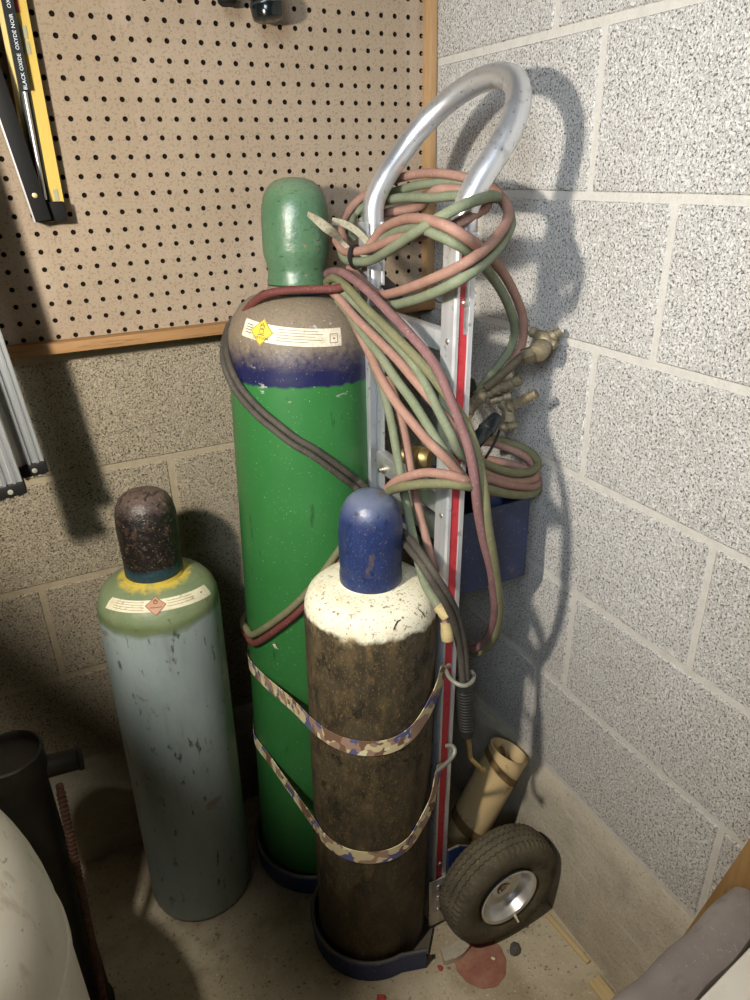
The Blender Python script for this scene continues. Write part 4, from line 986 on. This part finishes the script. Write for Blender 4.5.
# ------------------------------------------------------------------ cardboard tube against the wall
tb_ = thing('cardboard_tube', 'tan cardboard tube with brown tape bands leaning on the wall behind the tyre', 'tube', (0, 0, 0))
A, B = Vector(TUBE_A), Vector(TUBE_B)
M, L = along(A, B); RT = TUBE_R
bm = bmesh.new(); lathe(bm, [(RT-.004, 0), (RT, 0), (RT, L-.0005), (RT-.001, L), (RT-.004, L), (RT-.004, 0)], 48, 0, M); mobj('tube_wall', bm, [M_CARD], tb_, angle=50)
for t0, t1, w in ((.385, .455, .010), (.865, .915, .016)):
    bm = bmesh.new(); n = 48; rows = []
    for k in range(n):
        a = 2*PI*k/n; sh = w*math.cos(a-1.0)
        rows.append([bm.verts.new(M @ Vector((( RT+.0008)*math.cos(a), (RT+.0008)*math.sin(a), L*t+sh))) for t in (t0, t1)])
    for k in range(n): q = (k+1) % n; bm.faces.new((rows[k][0], rows[q][0], rows[q][1], rows[k][1]))
    mobj('tape_band', bm, M_BTAPE, tb_)
bm = bmesh.new(); e = M @ Vector((RT*.9, RT*.2, L*.985))
sweep(bm, catmull([(e.x-.002, e.y-.02, e.z), (e.x+.002, e.y-.024, e.z-.012), (e.x+.003, e.y-.026, e.z-.03), (e.x, e.y-.026, e.z-.045)], 5), [(-.004, -.0006), (.004, -.0006), (.004, .0006), (-.004, .0006)])
mobj('torn_tape', bm, M_BTAPE, tb_)

# ------------------------------------------------------------------ floor bits
def stick(label, a, b, w, h):
    bm = bmesh.new(); a, b = Vector(a), Vector(b); d = (b-a); L = d.length
    ang = math.atan2(d.y, d.x)-PI/2
    box(bm, -w/2, w/2, 0, L, 0, h, .001)
    o = mobj('wood_strip', bm, M_PINE, None, angle=30)
    o.location = a; o.rotation_euler = (0, 0, ang)
    return tag(o, label, 'wood strip')
stick('thin pale wood strip on the floor along the right wall', (-.047, -.585, 0), (-.0395, -.695, 0), .009, .006)
stick('wider short wood strip on the floor, nearer the grey cover', (-.052, -.722, 0), (-.050, -.86, 0), .026, .007)
bm = bmesh.new()
n = 56; top = []
for k in range(n):
    a = 2*PI*k/n; r = .0475+.0012*math.sin(3*a)+.0008*math.sin(11*a)
    top.append((r*math.cos(a), r*math.sin(a)))
lo = [bm.verts.new((x, y, 0)) for x, y in top]; hi = [bm.verts.new((x, y, .0013)) for x, y in top]; m1 = [bm.verts.new((x*.96, y*.96, .0018)) for x, y in top]
for k in range(n):
    q = (k+1) % n; bm.faces.new((lo[k], lo[q], hi[q], hi[k])); bm.faces.new((hi[k], hi[q], m1[q], m1[k]))
bm.faces.new(lo[::-1]); bm.faces.new(m1)
o = mobj('sanding_disc', bm, M_DISC, None, angle=40); o.location = (-.212, -.600, 0); tag(o, 'worn red disc lying flat on the floor under the tyre', 'disc')
def chip(label, loc, s, mat, seed, name='debris_chip', cat='debris', flat=.45):
    rnd = random.Random(seed)
    bm = bmesh.new(); bmesh.ops.create_icosphere(bm, subdivisions=2, radius=1)
    for v in bm.verts:
        f = .72+.5*rnd.random(); v.co = Vector((v.co.x*s*f, v.co.y*s*f*.75, max(0, v.co.z*s*f*flat+s*flat*.7)))
    o = mobj(name, bm, mat, None, smooth=False); o.location = loc; o.rotation_euler = (0, 0, rnd.random()*6)
    return tag(o, label, cat)
chip('dark grey lump on the floor beside the bottom of the tyre', (-.145, -.612, 0), .013, M_LUMP, 3, 'stone_lump', 'lump', .5)
chip('red chip on the floor in front of the base plate', (-.405, -.572, 0), .009, M_REDCHIP, 5, 'debris_chip')
chip('small red scrap by the foot of the rail', (-.285, -.575, 0), .006, M_REDCHIP, 6)
chip('pale crumb on the red disc', (-.190, -.607, .0019), .004, M_CHIP, 8)
bm = bmesh.new(); sweep(bm, catmull([(-.272, -.562, .006), (-.258, -.566, .006), (-.240, -.566, .006), (-.222, -.560, .006)], 4), [(-.006, -.012), (.006, -.012), (.006, .012), (-.006, .012)], up=(0, 0, 1))
tag(mobj('wood_block', bm, M_FOOT, None, angle=30), 'dusty grey block on the floor between rail foot and tyre', 'block')
p = P_['scrap'][0]
bm = bmesh.new(); sweep(bm, [(p[0]-.002, p[1]-.002, p[2]+.006), (p[0]-.001, p[1]-.004, p[2]+.002), (p[0]+.001, p[1]-.003, p[2]-.003), (p[0]+.003, p[1]-.0025, p[2]-.006)], [(-.003, -.0005), (.003, -.0005), (.003, .0005), (-.003, .0005)])
tag(mobj('paper_scrap', bm, M_CHIP, None), 'tiny curled pale scrap stuck on the green cylinder under the hose pair', 'scrap')

# ------------------------------------------------------------------ things at the left
def extrusion(label, bot, top, w, d):
    t = thing('metal_channel', label, 'channel', (0, 0, 0), None, None)
    M, L = along(bot, top)
    # keep the profile's front facing the room
    z = (Vector(top)-Vector(bot)).normalized(); y = Vector((0, 1, 0)); y = (y-z*y.dot(z)).normalized(); x = y.cross(z)
    M = Matrix((x, y, z)).transposed().to_4x4(); M.translation = Vector(bot)
    f = -d/2
    pr_ = [(-w/2, d/2), (-w/2, f*.6), (-w*.46, f), (-w*.36, f), (-w*.32, f*.45), (-w*.16, f*.45), (-w*.12, f*1.15), (-w*.02, f*1.15), (w*.02, f*.4), (w*.17, f*.4), (w*.21, f), (w*.30, f), (w*.33, f*.55), (w*.42, f*.55), (w*.46, f*.9), (w/2, f*.8), (w/2, d/2)]
    bm = bmesh.new()
    a = [bm.verts.new(M @ Vector((u, v, .012))) for u, v in pr_]; b = [bm.verts.new(M @ Vector((u, v, L))) for u, v in pr_]
    n = len(pr_)
    for k in range(n): bm.faces.new((a[k], a[(k+1) % n], b[(k+1) % n], b[k]))
    for ring in (a, b):
        fc = bm.faces.new(ring); bmesh.ops.triangulate(bm, faces=[fc])
    mobj('profile', bm, M_EXT, t, smooth=False)
    bm = bmesh.new(); box(bm, -w*.54, w*.54, -d*.72, d*.55, -.004, .0125, .0015, 0, M)
    ec = mobj('end_cap', bm, M_BLACK, t, angle=30)
    for u in (-.3, .02, .33):
        bm = bmesh.new(); turned(bm, M @ Vector((u*w, -d*.3, -.0035)), M @ Vector((u*w, -d*.3, -.010)), [(.0032, 0), (.0032, .7), (.002, 1), (0, 1)], 10); mobj('pin', bm, M_PALE, ec)
    bm = bmesh.new(); turned(bm, M @ Vector((w*.05, -d*.70, .004)), M @ Vector((w*.05, -d*.80, .004)), [(.0036, 0), (.0036, .8), (.002, 1), (0, 1)], 12); mobj('screw', bm, M_PALE, ec)
    bm = bmesh.new(); q = M @ Vector((0, 0, L-.03)); tube(bm, [q, (q.x, -.034, q.z+.01)], .003, 8); mobj('hanging_hook', bm, M_DARKSTEEL, t)
    return t
extrusion('ribbed silver metal channel hanging by the pegboard corner, the one nearer the wall', (-.7535, -.20, .954), (-.814, -.185, 1.70), .035, .018)
extrusion('ribbed silver metal channel hanging at left edge, the one nearer the camera', (-.7885, -.24, .944), (-.849, -.225, 1.70), .040, .018)

pack = thing('drill_bit_pack', 'yellow hanging pack of long drill bit with white lettering, on the pegboard at left', 'tool pack', (0, 0, 0))
def quadbox(bm, corners, y0, y1, mi=0):
    a = [bm.verts.new((x, y0, z)) for x, z in corners]; b = [bm.verts.new((x, y1, z)) for x, z in corners]
    n = len(corners)
    for k in range(n): bm.faces.new((a[k], a[(k+1) % n], b[(k+1) % n], b[k])).material_index = mi
    bm.faces.new(a).material_index = mi; bm.faces.new(b[::-1]).material_index = mi
bm = bmesh.new(); quadbox(bm, [(-.6315, 1.279), (-.6300, 1.66), (-.6450, 1.66), (-.6500, 1.30), (-.648, 1.279)], -.052, -.034); mobj('backing_card', bm, M_YEL, pack, smooth=False)
bm = bmesh.new(); quadbox(bm, [(-.6505, 1.296), (-.6455, 1.66), (-.6600, 1.66), (-.6610, 1.45), (-.6640, 1.296)], -.056, -.036); mobj('sleeve', bm, M_CLEAR, pack, smooth=False)
bm = bmesh.new(); tube(bm, [(-.6572, -.0605, 1.305), (-.6552, -.0605, 1.44)], .0032, 12); mobj('drill_bit', bm, M_CHROME, pack)
bm = bmesh.new(); quadbox(bm, [(-.6645, 1.296), (-.6615, 1.45), (-.6605, 1.66), (-.6655, 1.66), (-.668, 1.45), (-.6705, 1.296)], -.050, -.036); mobj('card_edge', bm, M_CREAM, pack, smooth=False)
bm = bmesh.new(); box(bm, -.6770, -.6325, -.066, -.034, 1.2755, 1.302, .002); mobj('bottom_clip', bm, M_BLACK, pack, angle=30)
bm = bmesh.new(); quadbox(bm, [(-.6480, 1.442), (-.6465, 1.66), (-.6590, 1.66), (-.6590, 1.442)], -.0660, -.0645); lb = mobj('lettered_label', bm, M_CLEAR, pack, smooth=False)
def lettering(txt, x, z, size, y, tilt, mat, parent):
    bm = bmesh.new()
    for verts, faces in text_geo(txt, size):
        ca, sa = math.cos(tilt), math.sin(tilt)
        V = [bm.verts.new((x+a*ca-b*sa, y, z+a*sa+b*ca)) for a, b in verts]
        for f in faces:
            try: bm.faces.new([V[i] for i in f])
            except ValueError: pass
    return mobj('lettering', bm, mat, parent, smooth=False)
for tx, z in (('BLACK OXIDE', 1.463), ('OXYDE NOIR', 1.508), ('OXIDO', 1.545)):
    lettering(tx, -.6535, z, .0066, -.0664, PI/2, M_LETTER, lb)
bm = bmesh.new(); box(bm, -.6470, -.6405, -.0535, -.0518, 1.532, 1.552); mobj('red_mark', bm, M_REDMARK, pack, smooth=False)
bm = bmesh.new(); box(bm, -.6440, -.6370, -.0535, -.0518, 1.503, 1.518); mobj('grey_mark', bm, M_GREYMARK, pack, smooth=False)
bm = bmesh.new(); box(bm, -.6440, -.6370, -.0535, -.0518, 1.485, 1.500); mobj('grey_mark', bm, M_GREYMARK, pack, smooth=False)
bm = bmesh.new(); box(bm, -.6435, -.6375, -.0535, -.0518, 1.303, 1.318); mobj('grey_mark', bm, M_GREYMARK, pack, smooth=False)

bar = thing('straight_bar', 'black flat bar with silver edge slanting across the yellow pack at far left', 'bar', (0, 0, 0))
bm = bmesh.new()
def slab(bm, a, b, w, th):
    a, b = Vector(a), Vector(b); z = (b-a).normalized(); y = Vector((0, 1, 0)); y = (y-z*y.dot(z)).normalized(); x = y.cross(z)
    M = Matrix((x, y, z)).transposed().to_4x4(); M.translation = a
    box(bm, -w/2, w/2, -th/2, th/2, 0, (b-a).length, .0008, 0, M)
    return M
Mb = slab(bm, (-.6655, -.074, 1.278), (-.716, -.085, 1.66), .0215, .008)
mobj('bar_body', bm, M_BLACK, bar, angle=30)
bm = bmesh.new(); box(bm, -.0130, -.0109, -.0042, .0042, 0, .384, 0, 0, Mb); ed = mobj('edge_strip', bm, M_CHROME, bar, smooth=False); ed['label'] = 'bright silver edge'
bm = bmesh.new(); turned(bm, Mb @ Vector((-.0005, -.0038, .034)), Mb @ Vector((-.0005, -.0055, .034)), [(.0036, 0), (.0034, .6), (.002, .95), (0, 1)], 14); mobj('rivet', bm, M_RIVET, bar)
bm = bmesh.new(); q = Mb @ Vector((0, 0, .36)); tube(bm, [(q.x, -.034, q.z+.01), (q.x, q.y-.01, q.z)], .003, 8); mobj('hanging_hook', bm, M_DARKSTEEL, bar)

tl = thing('tool_handle', 'glossy black tool handle hanging from the top of pegboard', 'tool', (0, 0, 0))
A, B = Vector((-.3065, -.085, 1.535)), Vector((-.316, -.070, 1.665))
bm = bmesh.new(); turned(bm, A, B, [(0, 0), (.017, .0), (.0215, .02), (.0232, .06), (.0238, .12), (.0222, .17), (.0215, .22), (.0225, .30), (.0220, .8), (.017, .95), (0, 1)], 32); mobj('grip', bm, M_GLOSS, tl)
bm = bmesh.new(); turned(bm, A+(B-A)*.14, A+(B-A)*.165, [(.0239, 0), (.0242, .5), (.0239, 1)], 32); mobj('grip_ring', bm, M_CLEAR, tl)
bm = bmesh.new(); tube(bm, catmull([(-.314, -.028, 1.645), (-.314, -.05, 1.645), (-.3145, -.085, 1.648), (-.3145, -.098, 1.66)], 5), .0028, 10); mobj('hanging_hook', bm, M_DARKSTEEL, tl)
bm = bmesh.new(); turned(bm, (-.362, -.070, 1.5535), (-.366, -.062, 1.66), [(0, 0), (.010, 0), (.0135, .03), (.0140, .1), (.012, .2), (.012, .9), (.009, 1), (0, 1)], 24)
tag(mobj('tool_handle', bm, M_BLACK, None), 'second black handle end just showing at the top edge, left of the glossy one', 'tool')

# dark stand pipe with rim and side stub, rusty rod beside it
post = thing('pipe_stand', 'dark iron pipe stand with rimmed top and side stub beside white tank', 'stand', (0, 0, 0))
pc = Vector((-.872, -.345))
bm = bmesh.new(); Mx = Matrix.Translation((pc.x, pc.y, 0))
lathe(bm, [(0, 0), (.046, 0), (.046, .012), (.042, .016), (.042, .545), (.047, .555), (.0475, .598), (.0440, .600), (.0420, .597), (.0415, .588), (.0, .588)], 48, 0, Mx); mobj('pipe', bm, M_IRON, post)
bm = bmesh.new(); turned(bm, (pc.x+.038, pc.y, .553), (-.7785, -.345, .548), [(.0165, 0), (.0165, .86), (.0185, .88), (.0185, .97), (.017, 1), (0, 1)], 24); mobj('side_stub', bm, M_IRON, post)
rod = bmesh.new()
Ar, Br = Vector((-.842, -.400, 0.006)), Vector((-.8165, -.372, .535))
M, L = along(Ar, Br); prof = [(0, 0), (.0055, 0)]
for i in range(60):
    t = L*(.02+.96*i/60); prof += [(.0055, t), (.0068, t+.003), (.0055, t+.006)]
prof += [(.0055, L), (0, L)]
lathe(rod, prof, 12, 0, M)
tag(mobj('ribbed_rod', rod, M_ROD, None), 'rusty ribbed steel rod leaning below the pipe stub at lower left', 'rod')

# dusty white rounded tank, lower left
tk = thing('white_tank', 'dusty white rounded tank at the lower left corner', 'tank', (*TANK_C, 0))
bm = bmesh.new()
prof = [(0, .02), (TANK_R*.9, .02), (TANK_R*.97, .04), (TANK_R, .08), (TANK_R, TANK_Z)]
for k in range(1, 17):
    a = PI/2*k/16; prof.append((TANK_R*math.cos(a) if k < 16 else 0, TANK_Z+TANK_H*math.sin(a)))
lathe(bm, prof, 96); mobj('shell', bm, M_WHITE, tk)
bm = bmesh.new(); ring = [(1.003*TANK_R*math.cos(2*PI*k/96), 1.003*TANK_R*math.sin(2*PI*k/96), TANK_Z-.02) for k in range(96)]
sweep(bm, ring, [(-.010, -.001), (.010, -.001), (.008, .0022), (-.008, .0022)], up=(0, 0, 1), closed=True); mobj('seam_band', bm, M_WHITE, tk)
bm = bmesh.new(); lathe(bm, [(TANK_R*.86, 0), (TANK_R*.9, 0), (TANK_R*.9, .024), (TANK_R*.86, .024)], 64); mobj('foot_ring', bm, M_WHITE, tk)

# grey padded box at the lower right corner
bx_ = thing('covered_box', 'dusty grey padded cover rim over a white box in the lower right corner', 'box', (*BOX_O, 0), (0, 0, BOX_A))
X0, X1 = -.30, BOX_L
zt_ = BOX_Z; yb = 0.
bm = bmesh.new()
cr = .026
pp = [(yb-.005, .20), (yb, zt_-.10), (yb, zt_-cr)]
for k in range(1, 9):
    a = PI/2*k/8; pp.append((yb-cr+cr*math.cos(a), zt_-cr+cr*math.sin(a)))
pp += [(yb-.046, zt_+.001), (yb-.056, zt_-.004), (yb-.058, zt_-.02), (yb-.04, zt_-.05), (yb-.012, .20)]
rows = []
NX = 40
for i in range(NX+1):
    x = X0+(X1-X0)*i/NX
    w = .0011*math.sin(i*.9)+.0008*math.sin(i*.37)
    rows.append([bm.verts.new((x, y+w*(1 if z > .4 else .3), z+.6*w)) for y, z in pp])
for a, b in zip(rows, rows[1:]):
    for j in range(len(pp)): q = (j+1) % len(pp); bm.faces.new((a[j], a[q], b[q], b[j]))
bm.faces.new(rows[0]); bm.faces.new(rows[-1][::-1])
mobj('padded_rim', bm, M_VINYL, bx_, angle=50)
bm = bmesh.new(); box(bm, X0+.004, X1-.004, yb-.55, yb-.0135, 0, zt_-.055, .006); box(bm, X0+.004, X1-.004, yb-.55, yb-.0595, zt_-.055, zt_-.001, .006)
mobj('white_lid', bm, M_LID, bx_, angle=30)
bm = bmesh.new(); quadx = BOARD_Q
a = [bm.verts.new((-.050, y, z)) for y, z in quadx]; b = [bm.verts.new((-.036, y, z)) for y, z in quadx]
for k in range(4): q = (k+1) % 4; bm.faces.new((a[k], a[q], b[q], b[k]))
bm.faces.new(a); bm.faces.new(b[::-1])
o = mobj('plywood_board', bm, M_BOARD, None, angle=30); o.location = (0, 0, 0); tag(o, 'brown board standing against the right wall behind the grey cover', 'board')

# ------------------------------------------------------------------ light
def area(name, loc, aim, size, power, col, sy=None, spread=None):
    l = bpy.data.lights.new(name, 'AREA'); l.size = size; l.energy = power; l.color = col
    if sy: l.shape = 'RECTANGLE'; l.size_y = sy
    if spread: l.spread = math.radians(spread)
    o = bpy.data.objects.new(name, l); link(o)
    o.location = loc
    o.rotation_euler = (Vector(aim)-Vector(loc)).to_track_quat('-Z', 'Y').to_euler()
    return o
# clamp lamp on the left, outside the frame: housing, and an added flap, unseen, shaped to shade the lower left corner
LP = Vector(LAMP); aimd = (Vector(LAMP_AIM)-LP).normalized()
lamp = thing('work_lamp', 'work lamp with an added light-blocking flap left of the frame', 'lamp', (0, 0, 0))
bm = bmesh.new()
M = Matrix.Translation(LP) @ aimd.to_track_quat('Z', 'Y').to_matrix().to_4x4()
h = LAMP_S/2+.012
box(bm, -h, h, -h, h, -.08, -.006, .008, 0, M); mobj('housing', bm, M_BLACK, lamp, angle=30)
bm = bmesh.new(); tube(bm, [(LP.x-.09, LP.y-.06, .012), (LP.x-.09, LP.y-.06, LP.z-.02)], .009, 12); mobj('pole', bm, M_DARKSTEEL, lamp)
bm = bmesh.new(); tube(bm, [(LP.x-.09, LP.y-.06, LP.z-.03), LP-aimd*.06], .007, 12); mobj('arm', bm, M_DARKSTEEL, lamp)
bm = bmesh.new(); lathe(bm, [(0, 0), (.07, 0), (.07, .01), (.012, .016), (0, .016)], 32, 0, Matrix.Translation((LP.x-.09, LP.y-.06, 0))); mobj('base', bm, M_BLACK, lamp)
c = [LP+(Vector(p)-LP)*EDGE_S for p in EDGE_Q]
nrm = ((c[0]+c[1])/2-LP).normalized()
bm = bmesh.new()
a = [bm.verts.new(p) for p in c]; b = [bm.verts.new(p+nrm*.004) for p in c]
for k in range(len(c)): q = (k+1) % len(c); bm.faces.new((a[k], a[q], b[q], b[k]))
bmesh.ops.triangulate(bm, faces=[bm.faces.new(a[::-1]), bm.faces.new(b)]); mobj('flap', bm, M_BLACK, lamp, smooth=False)
area('work_lamp', LAMP, LAMP_AIM, LAMP_S, LAMP_W, LAMP_C)
area('daylight_fill', FILL, FILL_AIM, .6, FILL_W, FILL_C, .6, 54)  # cool daylight fill added to lift the shadows, no window behind it
w = bpy.data.worlds.new('world'); scene.world = w; w.use_nodes = True
w.node_tree.nodes['Background'].inputs[0].default_value = (.75, .82, 1, 1)
w.node_tree.nodes['Background'].inputs[1].default_value = WORLD

vs = scene.view_settings
vs.view_transform = 'Standard'; vs.look = 'None'; vs.gamma = 1; vs.use_curve_mapping = False; vs.exposure = EXPO
